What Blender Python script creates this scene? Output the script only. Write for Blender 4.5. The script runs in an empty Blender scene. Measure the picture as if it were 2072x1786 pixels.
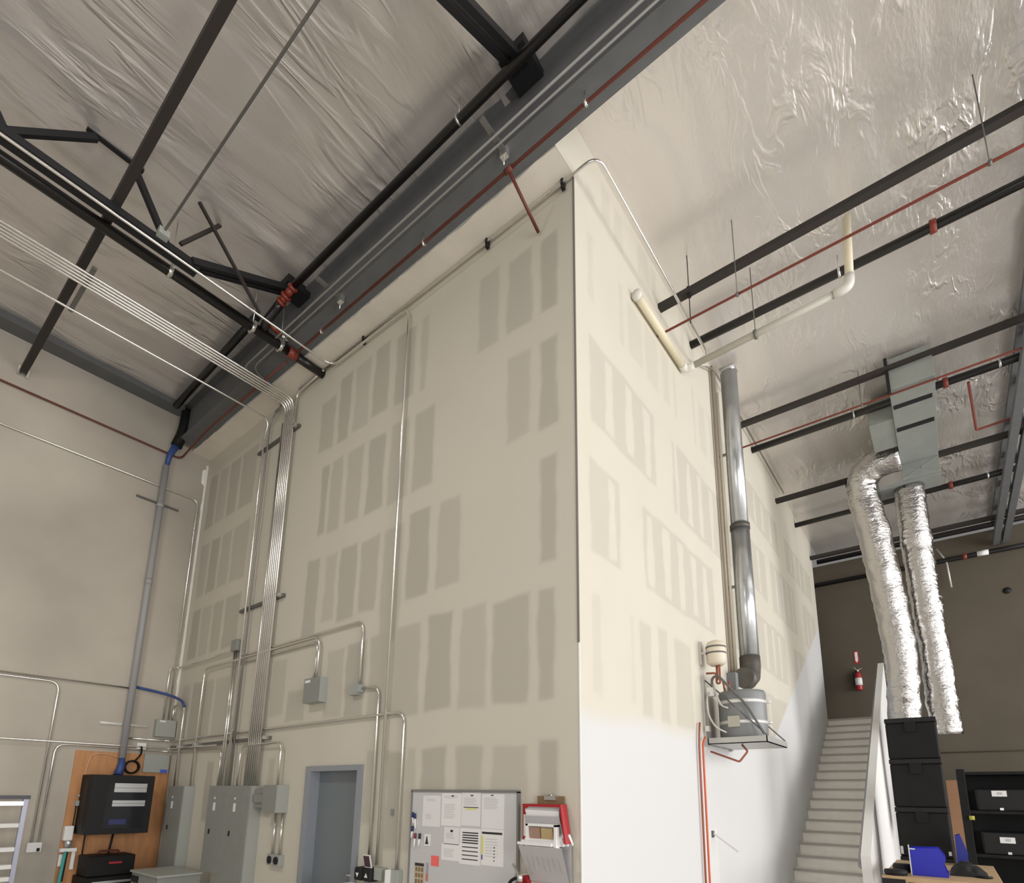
import bpy, math, random
import numpy as np
from mathutils import Vector, Matrix, noise

random.seed(7)
SC = bpy.context.scene
COL = SC.collection

# ------------------------------------------------------------------ camera
FPX, W, H, CY = 1115.956, 2072.0, 1786.0, 1381.5
YAW, PITCH, ROLL = -0.667103, 0.198975, 0.012997
fwd = Vector((math.sin(YAW) * math.cos(PITCH), math.cos(YAW) * math.cos(PITCH), math.sin(PITCH)))
rt = Vector((math.cos(YAW), -math.sin(YAW), 0))
up = rt.cross(fwd)
r2 = math.cos(ROLL) * rt + math.sin(ROLL) * up
u2 = -math.sin(ROLL) * rt + math.cos(ROLL) * up
cam_d = bpy.data.cameras.new('camera')
cam_d.sensor_fit = 'HORIZONTAL'
cam_d.sensor_width = 36.0
cam_d.lens = FPX / W * 36.0
cam_d.shift_y = (CY - H / 2) / W
cam_d.clip_end = 200
cam = bpy.data.objects.new('camera', cam_d)
COL.objects.link(cam)
m3 = Matrix((r2, u2, -fwd)).transposed()
cam.matrix_world = Matrix.Translation((2.11, -3.5, 1.81)) @ m3.to_4x4()
SC.camera = cam

# ------------------------------------------------------------------ world and lights
SC.view_settings.view_transform = 'Standard'
SC.view_settings.look = 'None'
SC.view_settings.gamma = 1.0
SC.view_settings.exposure = 0.0
SC.cycles.use_denoising = True
SC.cycles.max_bounces = 8
SC.cycles.diffuse_bounces = 5
wd = bpy.data.worlds.new('world')
SC.world = wd
wd.use_nodes = True
wd.node_tree.nodes['Background'].inputs[0].default_value = (1.0, 0.97, 0.93, 1)
wd.node_tree.nodes['Background'].inputs[1].default_value = 0.20


def area(name, loc, target, sx, sy, power, color=(1, 1, 1)):
    d = bpy.data.lights.new(name, 'AREA')
    d.shape = 'RECTANGLE'
    d.size, d.size_y = sx, sy
    d.energy = power
    d.color = color
    o = bpy.data.objects.new(name, d)
    COL.objects.link(o)
    o.location = loc
    o.rotation_euler = (Vector(target) - Vector(loc)).to_track_quat('-Z', 'Y').to_euler()
    return o


# daylight through the roll-up doors (right of and behind the camera), the high-bay lamps, one added side light
area('side_light', (13.0, 2.6, 4.1), (0, 3.2, 4.0), 7.0, 5.4, 880, (1.0, 0.985, 0.97))
area('side_light', (12.0, 9.2, 4.0), (0, 8.0, 3.0), 4.0, 5.4, 640, (1.0, 0.985, 0.97))  # added area light with no known door, brightens the stair half wall
area('side_light', (10.0, -4.2, 2.4), (-7.35, -3.0, 4.2), 4.5, 4.4, 480, (1.0, 0.975, 0.95))
area('daylight_front_door', (3.0, -10.5, 2.2), (-1.5, 0, 1.2), 5.0, 3.6, 200, (1.0, 0.97, 0.92))
area('high_bay_lamp', (-2.6, -5.2, 7.3), (-2.6, -4.0, 0), 0.5, 0.5, 95, (1.0, 0.95, 0.86))
area('high_bay_lamp', (2.4, -5.6, 7.3), (2.2, -4.6, 0), 0.5, 0.5, 80, (1.0, 0.95, 0.86))

# ------------------------------------------------------------------ materials
MATS = {}


def mat(name, col, rough=0.6, metal=0.0, spec=0.5, var=0.0, vscale=8.0, bump=0.0, bscale=40.0, stretch=None, emit=0):
    if name in MATS:
        return MATS[name]
    m = bpy.data.materials.new(name)
    m.use_nodes = True
    nt = m.node_tree
    b = nt.nodes['Principled BSDF']
    c = (col[0], col[1], col[2], 1)
    b.inputs['Base Color'].default_value = c
    b.inputs['Roughness'].default_value = rough
    b.inputs['Metallic'].default_value = metal
    b.inputs['Specular IOR Level'].default_value = spec
    tc = nt.nodes.new('ShaderNodeTexCoord')
    src = tc.outputs['Object']
    if stretch:
        mp = nt.nodes.new('ShaderNodeMapping')
        mp.inputs['Scale'].default_value = stretch
        nt.links.new(src, mp.inputs['Vector'])
        src = mp.outputs['Vector']
    if var > 0:
        n = nt.nodes.new('ShaderNodeTexNoise')
        n.inputs['Scale'].default_value = vscale
        n.inputs['Detail'].default_value = 5
        nt.links.new(src, n.inputs['Vector'])
        r = nt.nodes.new('ShaderNodeMapRange')
        r.inputs['From Min'].default_value = 0.3
        r.inputs['From Max'].default_value = 0.7
        r.inputs['To Min'].default_value = 1 - var
        r.inputs['To Max'].default_value = 1 + var
        nt.links.new(n.outputs['Fac'], r.inputs['Value'])
        mx = nt.nodes.new('ShaderNodeVectorMath')
        mx.operation = 'SCALE'
        mx.inputs[0].default_value = col
        nt.links.new(r.outputs['Result'], mx.inputs['Scale'])
        nt.links.new(mx.outputs['Vector'], b.inputs['Base Color'])
    if bump > 0:
        n2 = nt.nodes.new('ShaderNodeTexNoise')
        n2.inputs['Scale'].default_value = bscale
        n2.inputs['Detail'].default_value = 4
        nt.links.new(src, n2.inputs['Vector'])
        bp = nt.nodes.new('ShaderNodeBump')
        bp.inputs['Strength'].default_value = bump
        bp.inputs['Distance'].default_value = 0.02
        nt.links.new(n2.outputs['Fac'], bp.inputs['Height'])
        nt.links.new(bp.outputs['Normal'], b.inputs['Normal'])
    if emit:
        b.inputs['Emission Color'].default_value = c
        b.inputs['Emission Strength'].default_value = emit
    MATS[name] = m
    return m


def drywall_material(name, mud, gyp, paint):
    m = bpy.data.materials.new(name)
    m.use_nodes = True
    nt = m.node_tree
    b = nt.nodes['Principled BSDF']
    b.inputs['Roughness'].default_value = 0.8
    b.inputs['Specular IOR Level'].default_value = 0.25
    at = nt.nodes.new('ShaderNodeAttribute')
    at.attribute_name = 'coats'
    sp = nt.nodes.new('ShaderNodeSeparateColor')
    nt.links.new(at.outputs['Color'], sp.inputs['Color'])
    tc = nt.nodes.new('ShaderNodeTexCoord')
    n = nt.nodes.new('ShaderNodeTexNoise')
    n.inputs['Scale'].default_value = 1.3
    n.inputs['Detail'].default_value = 6
    nt.links.new(tc.outputs['Object'], n.inputs['Vector'])
    ra = nt.nodes.new('ShaderNodeMix')
    ra.data_type = 'RGBA'
    ra.inputs['A'].default_value = (*[v * 0.95 for v in mud], 1)
    ra.inputs['B'].default_value = (*[min(1, v * 1.05) for v in mud], 1)
    nt.links.new(n.outputs['Fac'], ra.inputs['Factor'])
    a1 = nt.nodes.new('ShaderNodeMix')
    a1.data_type = 'RGBA'
    a1.inputs['B'].default_value = (*gyp, 1)
    nt.links.new(ra.outputs['Result'], a1.inputs['A'])
    nt.links.new(sp.outputs['Red'], a1.inputs['Factor'])
    a2 = nt.nodes.new('ShaderNodeMix')
    a2.data_type = 'RGBA'
    a2.inputs['B'].default_value = (*paint, 1)
    nt.links.new(a1.outputs['Result'], a2.inputs['A'])
    nt.links.new(sp.outputs['Green'], a2.inputs['Factor'])
    nt.links.new(a2.outputs['Result'], b.inputs['Base Color'])
    return m


def foil_material(name, col, sx, sy, dist, strength, ramp=None, metal=0.5, rough=0.30):
    # reflective insulation facing: long creases that run along the roof sheets
    m = bpy.data.materials.new(name)
    m.use_nodes = True
    nt = m.node_tree
    b = nt.nodes['Principled BSDF']
    b.inputs['Base Color'].default_value = (*col, 1)
    b.inputs['Roughness'].default_value = rough
    b.inputs['Metallic'].default_value = metal
    tc = nt.nodes.new('ShaderNodeTexCoord')
    mp = nt.nodes.new('ShaderNodeMapping')
    mp.inputs['Scale'].default_value = (sx, sy, 1)
    mp.inputs['Rotation'].default_value = (0, 0, 0.12)
    nt.links.new(tc.outputs['Object'], mp.inputs['Vector'])
    n = nt.nodes.new('ShaderNodeTexNoise')
    n.inputs['Scale'].default_value = 1.3
    n.inputs['Detail'].default_value = 3
    n.inputs['Distortion'].default_value = dist
    nt.links.new(mp.outputs['Vector'], n.inputs['Vector'])
    cr = nt.nodes.new('ShaderNodeMath')
    cr.operation = 'SUBTRACT'
    cr.inputs[1].default_value = 0.5
    nt.links.new(n.outputs['Fac'], cr.inputs[0])
    ab = nt.nodes.new('ShaderNodeMath')
    ab.operation = 'ABSOLUTE'
    nt.links.new(cr.outputs[0], ab.inputs[0])
    mr = nt.nodes.new('ShaderNodeMapRange')
    mr.interpolation_type = 'SMOOTHSTEP'
    mr.inputs['From Min'].default_value = 0.0
    mr.inputs['From Max'].default_value = 0.11
    mr.inputs['To Min'].default_value = 1.0
    mr.inputs['To Max'].default_value = 0.0
    nt.links.new(ab.outputs[0], mr.inputs['Value'])
    # creases come and go
    g = nt.nodes.new('ShaderNodeTexNoise')
    g.inputs['Scale'].default_value = 0.9
    g.inputs['Detail'].default_value = 2
    nt.links.new(tc.outputs['Object'], g.inputs['Vector'])
    gm = nt.nodes.new('ShaderNodeMapRange')
    gm.inputs['From Min'].default_value = 0.46
    gm.inputs['From Max'].default_value = 0.68
    nt.links.new(g.outputs['Fac'], gm.inputs['Value'])
    mu = nt.nodes.new('ShaderNodeMath')
    mu.operation = 'MULTIPLY'
    nt.links.new(mr.outputs['Result'], mu.inputs[0])
    nt.links.new(gm.outputs['Result'], mu.inputs[1])
    fine = nt.nodes.new('ShaderNodeTexNoise')
    fine.inputs['Scale'].default_value = 9
    fine.inputs['Detail'].default_value = 4
    nt.links.new(mp.outputs['Vector'], fine.inputs['Vector'])
    ad = nt.nodes.new('ShaderNodeMath')
    ad.operation = 'MULTIPLY_ADD'
    ad.inputs[1].default_value = 0.24
    nt.links.new(fine.outputs['Fac'], ad.inputs[0])
    nt.links.new(mu.outputs[0], ad.inputs[2])
    bp = nt.nodes.new('ShaderNodeBump')
    bp.inputs['Strength'].default_value = strength
    bp.inputs['Distance'].default_value = 0.035
    if ramp:
        # the sheet is stretched flat near the wall and creased further out
        sx_ = nt.nodes.new('ShaderNodeSeparateXYZ')
        nt.links.new(tc.outputs['Object'], sx_.inputs['Vector'])
        rm = nt.nodes.new('ShaderNodeMapRange')
        rm.inputs['From Min'].default_value = ramp[0]
        rm.inputs['From Max'].default_value = ramp[1]
        rm.inputs['To Min'].default_value = 0.22 * strength
        rm.inputs['To Max'].default_value = strength
        nt.links.new(sx_.outputs['X'], rm.inputs['Value'])
        nt.links.new(rm.outputs['Result'], bp.inputs['Strength'])
    nt.links.new(ad.outputs[0], bp.inputs['Height'])
    nt.links.new(bp.outputs['Normal'], b.inputs['Normal'])
    return m


M_DRYA = drywall_material('drywall_mud', (0.60, 0.567, 0.485), (0.46, 0.432, 0.37), (0.61, 0.612, 0.615))
M_FOIL = foil_material('insulation_foil', (0.70, 0.665, 0.64), 2.6, 0.5, 0.9, 0.5)
M_FOILR = foil_material('insulation_foil_lit', (0.80, 0.765, 0.73), 3.8, 1.3, 0.8, 0.9, (-3.3, -1.2), 0.5, 0.32)  # same foil in a paler colour, the brighter bay light put in
M_CONC = mat('concrete_wall', (0.475, 0.435, 0.375), 0.85, var=0.22, vscale=0.45, bump=0.05, bscale=6)
M_FAR = mat('dark_painted_wall', (0.094, 0.078, 0.056), 0.85, var=0.10, vscale=0.8)
M_FLOOR = mat('floor_concrete', (0.56, 0.535, 0.50), 0.55, var=0.12, vscale=0.9)
M_STEEL = mat('painted_steel', (0.125, 0.13, 0.135), 0.55, var=0.08, vscale=5)
M_JOIST = mat('joist_primer', (0.016, 0.016, 0.018), 0.55, spec=0.3)
M_STRUT = mat('brown_steel_tube', (0.036, 0.031, 0.028), 0.6, spec=0.3)
M_BLACKPIPE = mat('black_pipe', (0.010, 0.009, 0.009), 0.28)
M_RED = mat('red_pipe', (0.13, 0.032, 0.02), 0.5)
M_VALVE = mat('red_valve', (0.22, 0.035, 0.02), 0.4)
M_EMTD = mat('aged_dim_conduit', (0.30, 0.30, 0.29), 0.45, metal=0.6)  # aged tone plus the dimness under the girder, put into the colour
M_EMT = mat('galvanised_conduit', (0.80, 0.785, 0.75), 0.22, metal=0.95, var=0.05, vscale=4)
M_STRUTG = mat('strut_channel', (0.17, 0.165, 0.155), 0.5, metal=0.5)
M_ZINC = mat('zinc_clamp', (0.72, 0.72, 0.69), 0.25, metal=0.9)
M_BOX = mat('grey_enamel', (0.255, 0.265, 0.245), 0.5, var=0.05, vscale=10)
M_BOX2 = mat('light_grey_enamel', (0.36, 0.375, 0.35), 0.5)
M_PVCG = mat('grey_pvc', (0.36, 0.36, 0.37), 0.45)
M_DOORF = mat('door_frame_paint', (0.27, 0.29, 0.325), 0.4)
M_DOOR = mat('door_leaf_paint', (0.17, 0.195, 0.215), 0.4)
M_WHITE = mat('white_paint', (0.82, 0.815, 0.80), 0.6)
M_STAIR = mat('stair_paint', (0.87, 0.85, 0.79), 0.7, var=0.05, vscale=6)
M_NOSE = mat('stair_nosing', (0.45, 0.43, 0.395), 0.7)
M_PLY = mat('plywood', (0.53, 0.255, 0.105), 0.6, var=0.14, vscale=3, stretch=(1, 5, 1.2))
M_BLACK = mat('black_plastic', (0.009, 0.009, 0.0095), 0.55, spec=0.22, var=0.2, vscale=6)
M_BLACK2 = mat('charcoal_plastic', (0.016, 0.016, 0.017), 0.55, spec=0.25)
M_GLASSB = mat('dark_rack_window', (0.02, 0.021, 0.025), 0.12)
M_SILVER = mat('brushed_silver', (0.62, 0.63, 0.64), 0.3, metal=0.7)
M_BLUE = mat('blue_cable', (0.035, 0.075, 0.25), 0.45)
M_BIN = mat('blue_bin_plastic', (0.005, 0.008, 0.42), 0.35)
M_NAVY = mat('navy', (0.02, 0.03, 0.13), 0.45)
M_PAPER = mat('paper', (0.80, 0.79, 0.79), 0.8)
M_PAPER2 = mat('greyish_paper', (0.76, 0.755, 0.765), 0.8)
M_INK = mat('ink', (0.03, 0.03, 0.032), 0.7)
M_GREYINK = mat('pale_ink', (0.50, 0.50, 0.50), 0.8)
M_YEL = mat('yellow_marker', (0.70, 0.68, 0.12), 0.7)
M_PINK = mat('coral_note', (0.85, 0.16, 0.14), 0.7)
M_BOARD = mat('whiteboard_face', (0.57, 0.575, 0.58), 0.25)
M_ALU = mat('aluminium', (0.30, 0.30, 0.30), 0.35, metal=0.6)
M_REDP = mat('red_plastic', (0.36, 0.018, 0.024), 0.4)
M_CLEAR = mat('smoky_acrylic', (0.47, 0.46, 0.47), 0.15)
M_CLIP = mat('clipboard_board', (0.22, 0.15, 0.08), 0.6)
M_PVC = mat('ivory_pvc', (0.74, 0.67, 0.50), 0.4)
M_PVCD = mat('darker_pvc', (0.44, 0.42, 0.36), 0.5)  # same plastic in a darker colour, for the cross run
M_PVCW = mat('white_pvc', (0.70, 0.68, 0.62), 0.45)
M_DUCT = mat('galvanised_duct', (0.56, 0.58, 0.60), 0.28, metal=0.85, var=0.08, vscale=6)
M_DUCTD = mat('dark_elbow', (0.10, 0.092, 0.082), 0.5, metal=0.3, var=0.15, vscale=14)
M_DBOX = mat('duct_box', (0.30, 0.32, 0.30), 0.45, metal=0.25, var=0.06, vscale=3)
M_FLEX = mat('silver_flex_duct', (0.52, 0.505, 0.49), 0.16, metal=1.0, bump=0.9, bscale=14, stretch=(1, 1, 1.6))
M_TANK = mat('grey_tank', (0.20, 0.21, 0.215), 0.42, var=0.05, vscale=5)
M_BAND = mat('tape_band', (0.75, 0.75, 0.73), 0.3, metal=0.4)
M_CREAM = mat('cream_tank', (0.66, 0.60, 0.48), 0.5)
M_PAN = mat('pan_metal', (0.50, 0.50, 0.48), 0.4, metal=0.5)
M_PEX = mat('red_pex', (0.62, 0.11, 0.035), 0.45)
M_COPPER = mat('copper', (0.30, 0.09, 0.05), 0.45)
M_HOSE = mat('grey_hose', (0.12, 0.115, 0.11), 0.5)
M_BRAID = mat('steel_braid', (0.55, 0.53, 0.5), 0.4, metal=0.5)
M_TAN = mat('tan_wood', (0.46, 0.32, 0.18), 0.6, var=0.1, vscale=6)
M_CARD = mat('cardboard', (0.28, 0.15, 0.08), 0.7)
M_TEAL = mat('teal_hose', (0.05, 0.33, 0.30), 0.45)
M_TORN = mat('torn_plaster', (0.86, 0.84, 0.80), 0.8)
M_BEAD = mat('shaded_bead_metal', (0.18, 0.165, 0.145), 0.5)  # bead coloured dark to stand in for its edge shadow
M_RAIL = mat('handrail_steel', (0.33, 0.34, 0.36), 0.4, metal=0.4)
M_BRAN = mat('branch_red', (0.22, 0.045, 0.03), 0.5)
M_LAV = mat('rack_post', (0.36, 0.37, 0.46), 0.35, metal=0.4)
M_SKIN = mat('tan_game_card', (0.50, 0.42, 0.30), 0.7)

# ------------------------------------------------------------------ mesh builder
WL = {}


class MB:
    def __init__(s):
        s.v, s.f, s.mi, s.sm = [], [], [], []

    def add(s, vs, fs, mi=0, smooth=False):
        o = len(s.v)
        s.v += [tuple(v) for v in vs]
        for f in fs:
            s.f.append([i + o for i in f])
            s.mi.append(mi)
            s.sm.append(smooth)
        return s

    def box(s, x0, x1, y0, y1, z0, z1, mi=0, rot=0.0, tilt=None):
        vs = [(x, y, z) for z in (z0, z1) for y in (y0, y1) for x in (x0, x1)]
        if rot or tilt:
            c = Vector(((x0 + x1) / 2, (y0 + y1) / 2, (z0 + z1) / 2))
            R = Matrix.Rotation(rot, 3, 'Z') if not tilt else Matrix.Rotation(tilt[0], 3, tilt[1])
            vs = [c + R @ (Vector(v) - c) for v in vs]
        return s.add(vs, [(0, 2, 3, 1), (4, 5, 7, 6), (0, 1, 5, 4), (2, 6, 7, 3), (0, 4, 6, 2), (1, 3, 7, 5)], mi)

    def beam(s, p, q, w, h, mi=0):
        # a bar of rectangular section from p to q; w across, h upright
        p, q = Vector(p), Vector(q)
        d = (q - p).normalized()
        a = d.cross(Vector((0, 0, 1)))
        if a.length < 1e-4:
            a = Vector((1, 0, 0))
        a.normalize()
        b = a.cross(d)
        vs = [c + a * (i * w / 2) + b * (j * h / 2) for c in (p, q) for j in (-1, 1) for i in (-1, 1)]
        return s.add(vs, [(0, 1, 3, 2), (4, 6, 7, 5), (0, 4, 5, 1), (2, 3, 7, 6), (0, 2, 6, 4), (1, 5, 7, 3)], mi)

    def prism(s, poly, axis, a0, a1, mi=0):
        n = len(poly)
        def P(u, w, a):
            return (a, u, w) if axis == 'x' else ((u, a, w) if axis == 'y' else (u, w, a))
        vs = [P(u, w, a0) for u, w in poly] + [P(u, w, a1) for u, w in poly]
        fs = [tuple(range(n)), tuple(range(2 * n - 1, n - 1, -1))]
        fs += [(i, i + n, (i + 1) % n + n, (i + 1) % n) for i in range(n)]
        return s.add(vs, fs, mi)

    def tube(s, pts, r, bend=0.0, seg=10, mi=0, jitter=0.0, step=None):
        pts = [Vector(p) for p in pts]
        rs = r if isinstance(r, (list, tuple)) else None
        if bend > 0 and len(pts) > 2:
            out = [pts[0]]
            for i in range(1, len(pts) - 1):
                a, b, c = pts[i - 1], pts[i], pts[i + 1]
                t = min(bend, (a - b).length * 0.48, (c - b).length * 0.48)
                p0 = b + (a - b).normalized() * t
                p1 = b + (c - b).normalized() * t
                for k in range(7):
                    w = k / 6
                    out.append(p0 * (1 - w) ** 2 + b * 2 * w * (1 - w) + p1 * w * w)
            out.append(pts[-1])
            pts = out
        if step:
            out = [pts[0]]
            for a, b in zip(pts, pts[1:]):
                n = max(1, int((b - a).length / step))
                out += [a.lerp(b, (k + 1) / n) for k in range(n)]
            pts = out
        n = len(pts)
        t0 = (pts[1] - pts[0]).normalized()
        nrm = t0.orthogonal().normalized()
        vs, fs = [], []
        for i in range(n):
            t = ((pts[min(i + 1, n - 1)] - pts[max(i - 1, 0)])).normalized()
            nrm = (nrm - t * nrm.dot(t)).normalized()
            bn = t.cross(nrm)
            rr = (rs[0] + (rs[1] - rs[0]) * i / (n - 1)) if rs else r
            for k in range(seg):
                a = 2 * math.pi * k / seg
                q = rr
                if jitter:
                    pp = pts[i] + (nrm * math.cos(a) + bn * math.sin(a)) * rr
                    q = rr * (1 + jitter * noise.noise(pp * 7) + jitter * 0.6 * noise.noise(Vector((pp.x * 5, pp.y * 5, pp.z * 22))))
                vs.append(pts[i] + (nrm * math.cos(a) + bn * math.sin(a)) * q)
        for i in range(n - 1):
            for k in range(seg):
                k2 = (k + 1) % seg
                fs.append((i * seg + k, i * seg + k2, (i + 1) * seg + k2, (i + 1) * seg + k))
        s.add(vs, fs, mi, True)
        o = len(s.v) - len(vs)
        s.f += [[o + k for k in range(seg)][::-1], [o + (n - 1) * seg + k for k in range(seg)]]
        s.mi += [mi, mi]
        s.sm += [False, False]
        return s

    def lathe(s, prof, c, axis=(0, 0, 1), seg=28, mi=0):
        ax = Vector(axis).normalized()
        a = ax.orthogonal().normalized()
        b = ax.cross(a)
        c = Vector(c)
        vs, fs = [], []
        for r, h in prof:
            for k in range(seg):
                t = 2 * math.pi * k / seg
                vs.append(c + ax * h + (a * math.cos(t) + b * math.sin(t)) * max(r, 1e-4))
        for i in range(len(prof) - 1):
            for k in range(seg):
                k2 = (k + 1) % seg
                fs.append((i * seg + k, i * seg + k2, (i + 1) * seg + k2, (i + 1) * seg + k))
        s.add(vs, fs, mi, True)
        o = len(s.v) - len(vs)
        s.f += [[o + k for k in range(seg)][::-1], [o + (len(prof) - 1) * seg + k for k in range(seg)]]
        s.mi += [mi, mi]
        s.sm += [False, False]
        return s

    def text(s, body, size, xf, mi=0, depth=0.001):
        cu = bpy.data.curves.new('lettering', 'FONT')
        cu.body = body
        cu.size = size
        cu.extrude = depth
        cu.align_x = 'CENTER'
        cu.align_y = 'CENTER'
        ob = bpy.data.objects.new('lettering', cu)
        me = bpy.data.meshes.new_from_object(ob)
        s.add([xf @ v.co for v in me.vertices], [tuple(p.vertices) for p in me.polygons], mi)
        bpy.data.objects.remove(ob)
        bpy.data.curves.remove(cu)
        bpy.data.meshes.remove(me)
        return s

    def build(s, name, mats, parent=None, bevel=0.0, label=None):
        if not isinstance(mats, (list, tuple)):
            mats = [mats]
        A = np.array([tuple(v) for v in s.v])
        lo, hi = A.min(0), A.max(0)
        base = Vector(((lo[0] + hi[0]) / 2, (lo[1] + hi[1]) / 2, lo[2]))
        me = bpy.data.meshes.new(name)
        me.from_pydata([tuple(Vector(v) - base) for v in s.v], [], s.f)
        for mm in mats:
            me.materials.append(mm)
        me.polygons.foreach_set('material_index', s.mi)
        me.polygons.foreach_set('use_smooth', s.sm)
        me.update()
        o = bpy.data.objects.new(name, me)
        COL.objects.link(o)
        o.location = base
        WL[o.name] = base.copy()
        if parent is not None:
            o.parent = parent
            o.matrix_parent_inverse = Matrix.Translation(-WL[parent.name])
        if bevel:
            bv = o.modifiers.new('edge', 'BEVEL')
            bv.width = bevel
            bv.segments = 2
            bv.limit_method = 'ANGLE'
        if label:
            o['label'] = label
        return o


def tag(o, label, cat, group=None, kind=None):
    o['label'] = label
    o['category'] = cat
    if group:
        o['group'] = group
    if kind:
        o['kind'] = kind
    return o


def thing(name, label, cat, loc, group=None):
    o = bpy.data.objects.new(name, None)
    o.empty_display_size = 0.1
    COL.objects.link(o)
    o.location = loc
    WL[o.name] = Vector(loc)
    return tag(o, label, cat, group)


def struct(o, label, cat):
    return tag(o, label, cat, kind='structure')


def pipe(name, label, cat, pts, r, m, bend=0.12, group=None, seg=10):
    return tag(MB().tube(pts, r, bend, seg).build(name, m), label, cat, group)


# ------------------------------------------------------------------ the room
WX, ZS, ZC, YF = -7.35, 7.397, 8.03, 12.3     # left wall, soffit, ceiling, far wall

fl = MB().box(-7.6, 14, -14, 13, -0.2, 0.0).build('floor', M_FLOOR)
struct(fl, 'grey concrete floor of the warehouse', 'floor')
o = MB().box(WX - 0.25, WX, -12, 0.25, 0, 8.2).build('wall_left', M_CONC)
struct(o, 'grey tilt-up concrete wall on the left', 'wall')
o = MB().box(-3.0, 12, YF, YF + 0.2, 0, 7.84).build('wall_far', M_FAR)
struct(o, 'dark grey far wall behind the staircase', 'wall')


def sstep(e0, e1, x):
    t = np.clip((x - e0) / (e1 - e0), 0, 1)
    return t * t * (3 - 2 * t)


def rect_mask(U, V, r, soft, wob):
    u0, u1, v0, v1 = r
    ph = u0 * 7.3 + v0 * 3.1
    wu = wob * (np.sin(V * 9 + ph) * 0.5 + np.sin(V * 23 + ph * 2) * 0.3 + np.sin(V * 3.7 + ph * 1.7) * 0.7)
    wv = wob * (np.sin(U * 11 + ph) * 0.5 + np.sin(U * 5 + ph * 2) * 0.6)
    a = np.minimum(np.minimum(U - u0 + wu, u1 - U + wu * 0.8), np.minimum(V - v0 + wv, v1 - V + wv))
    return sstep(-soft, soft, a)


def grid_wall(name, us, vs, place, masks, m, hole=None):
    U, V = np.meshgrid(us, vs)
    R, G = masks(U, V)
    nu, nv = len(us), len(vs)
    verts = place(U.ravel(), V.ravel())
    idx = np.arange(nu * nv).reshape(nv, nu)
    q = np.stack([idx[:-1, :-1], idx[:-1, 1:], idx[1:, 1:], idx[1:, :-1]], -1).reshape(-1, 4)
    if hole:
        cu = (U[:-1, :-1] + U[1:, 1:]).ravel() / 2
        cv = (V[:-1, :-1] + V[1:, 1:]).ravel() / 2
        q = q[~((cu > hole[0]) & (cu < hole[1]) & (cv < hole[2]))]
    me = bpy.data.meshes.new(name)
    me.from_pydata(verts.tolist(), [], q.tolist())
    ca = me.color_attributes.new('coats', 'FLOAT_COLOR', 'POINT')
    data = np.stack([R.ravel(), G.ravel(), np.zeros(nu * nv), np.ones(nu * nv)], -1).astype(np.float32)
    ca.data.foreach_set('color', data.ravel())
    me.materials.append(m)
    ob = bpy.data.objects.new(name, me)
    COL.objects.link(ob)
    WL[ob.name] = Vector((0, 0, 0))
    return ob


A_P = [(-3.91, -3.61, 6.12, 6.87), (-3.51, -3.28, 6.11, 7.04), (-3.19, -2.90, 6.13, 7.05), (-2.82, -2.54, 6.17, 7.09), (-2.41, -2.10, 6.12, 7.04), (-1.99, -1.89, 6.11, 7.05),
       (-3.77, -3.63, 4.94, 5.87), (-3.56, -3.33, 4.90, 5.88), (-3.23, -2.93, 4.92, 5.87), (-2.82, -2.52, 4.92, 5.85), (-2.43, -2.11, 4.90, 5.87), (-2.02, -1.73, 4.91, 5.85),
       (-3.93, -3.65, 3.64, 4.62), (-3.52, -3.30, 3.75, 4.60), (-3.22, -2.91, 3.70, 4.61), (-2.83, -2.52, 3.73, 4.59), (-2.43, -2.12, 3.30, 4.61), (-2.04, -1.72, 3.73, 4.66), (-1.60, -1.30, 3.74, 4.65),
       (-2.18, -1.78, 2.53, 3.45), (-1.68, -1.36, 2.56, 3.48), (-1.25, -0.94, 2.53, 3.48), (-0.86, -0.48, 2.54, 3.45), (-0.38, -0.23, 2.55, 3.44),
       (-1.90, -1.77, 1.3, 2.21), (-1.69, -1.38, 1.3, 2.21), (-1.26, -0.95, 1.3, 2.21), (-0.85, -0.48, 1.3, 2.20), (-0.37, -0.20, 1.3, 2.22),
       (-1.14, -0.87, 6.12, 7.01), (-0.76, -0.47, 6.12, 6.96), (-0.36, -0.19, 6.13, 6.93), (-0.75, -0.48, 4.95, 5.84), (-0.37, -0.19, 4.92, 5.82), (-0.37, -0.20, 3.68, 4.65),
       (-3.32, -3.01, 2.62, 3.37), (-2.95, -2.62, 2.59, 3.40), (-2.55, -2.24, 2.58, 3.43), (-2.51, -2.32, 1.50, 2.23), (-2.17, -1.96, 1.29, 2.20), (-4.51, -4.20, 2.71, 3.44), (-4.12, -3.72, 2.62, 3.0)]
for z0, z1 in ((6.05, 7.0), (4.85, 5.76), (3.83, 4.62), (2.56, 3.40)):
    for x0, x1 in ((-7.21, -6.93), (-6.85, -6.55), (-6.47, -6.16), (-6.08, -5.62)):
        A_P.append((x0, x1, z0, z1))
A_P += [(-6.05, -5.85, 1.4, 2.2), (-4.4, -4.25, 1.5, 2.2)]


def masksA(U, V):
    R = np.zeros_like(U)
    for k, r in enumerate(A_P):
        R = np.maximum(R, rect_mask(U, V, r, 0.022, 0.014) * (0.8 + 0.2 * math.sin(k * 2.3)))
    G = np.zeros_like(U)
    return R, G


wa = grid_wall('wall_front', np.linspace(WX, 0, 300), np.linspace(0, ZS, 300),
               lambda u, v: np.stack([u, np.zeros_like(u), v], -1), masksA, M_DRYA, hole=(-3.47, -2.58, 2.04))
struct(wa, 'unfinished taped drywall facing the camera left of the corner', 'wall')

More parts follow.
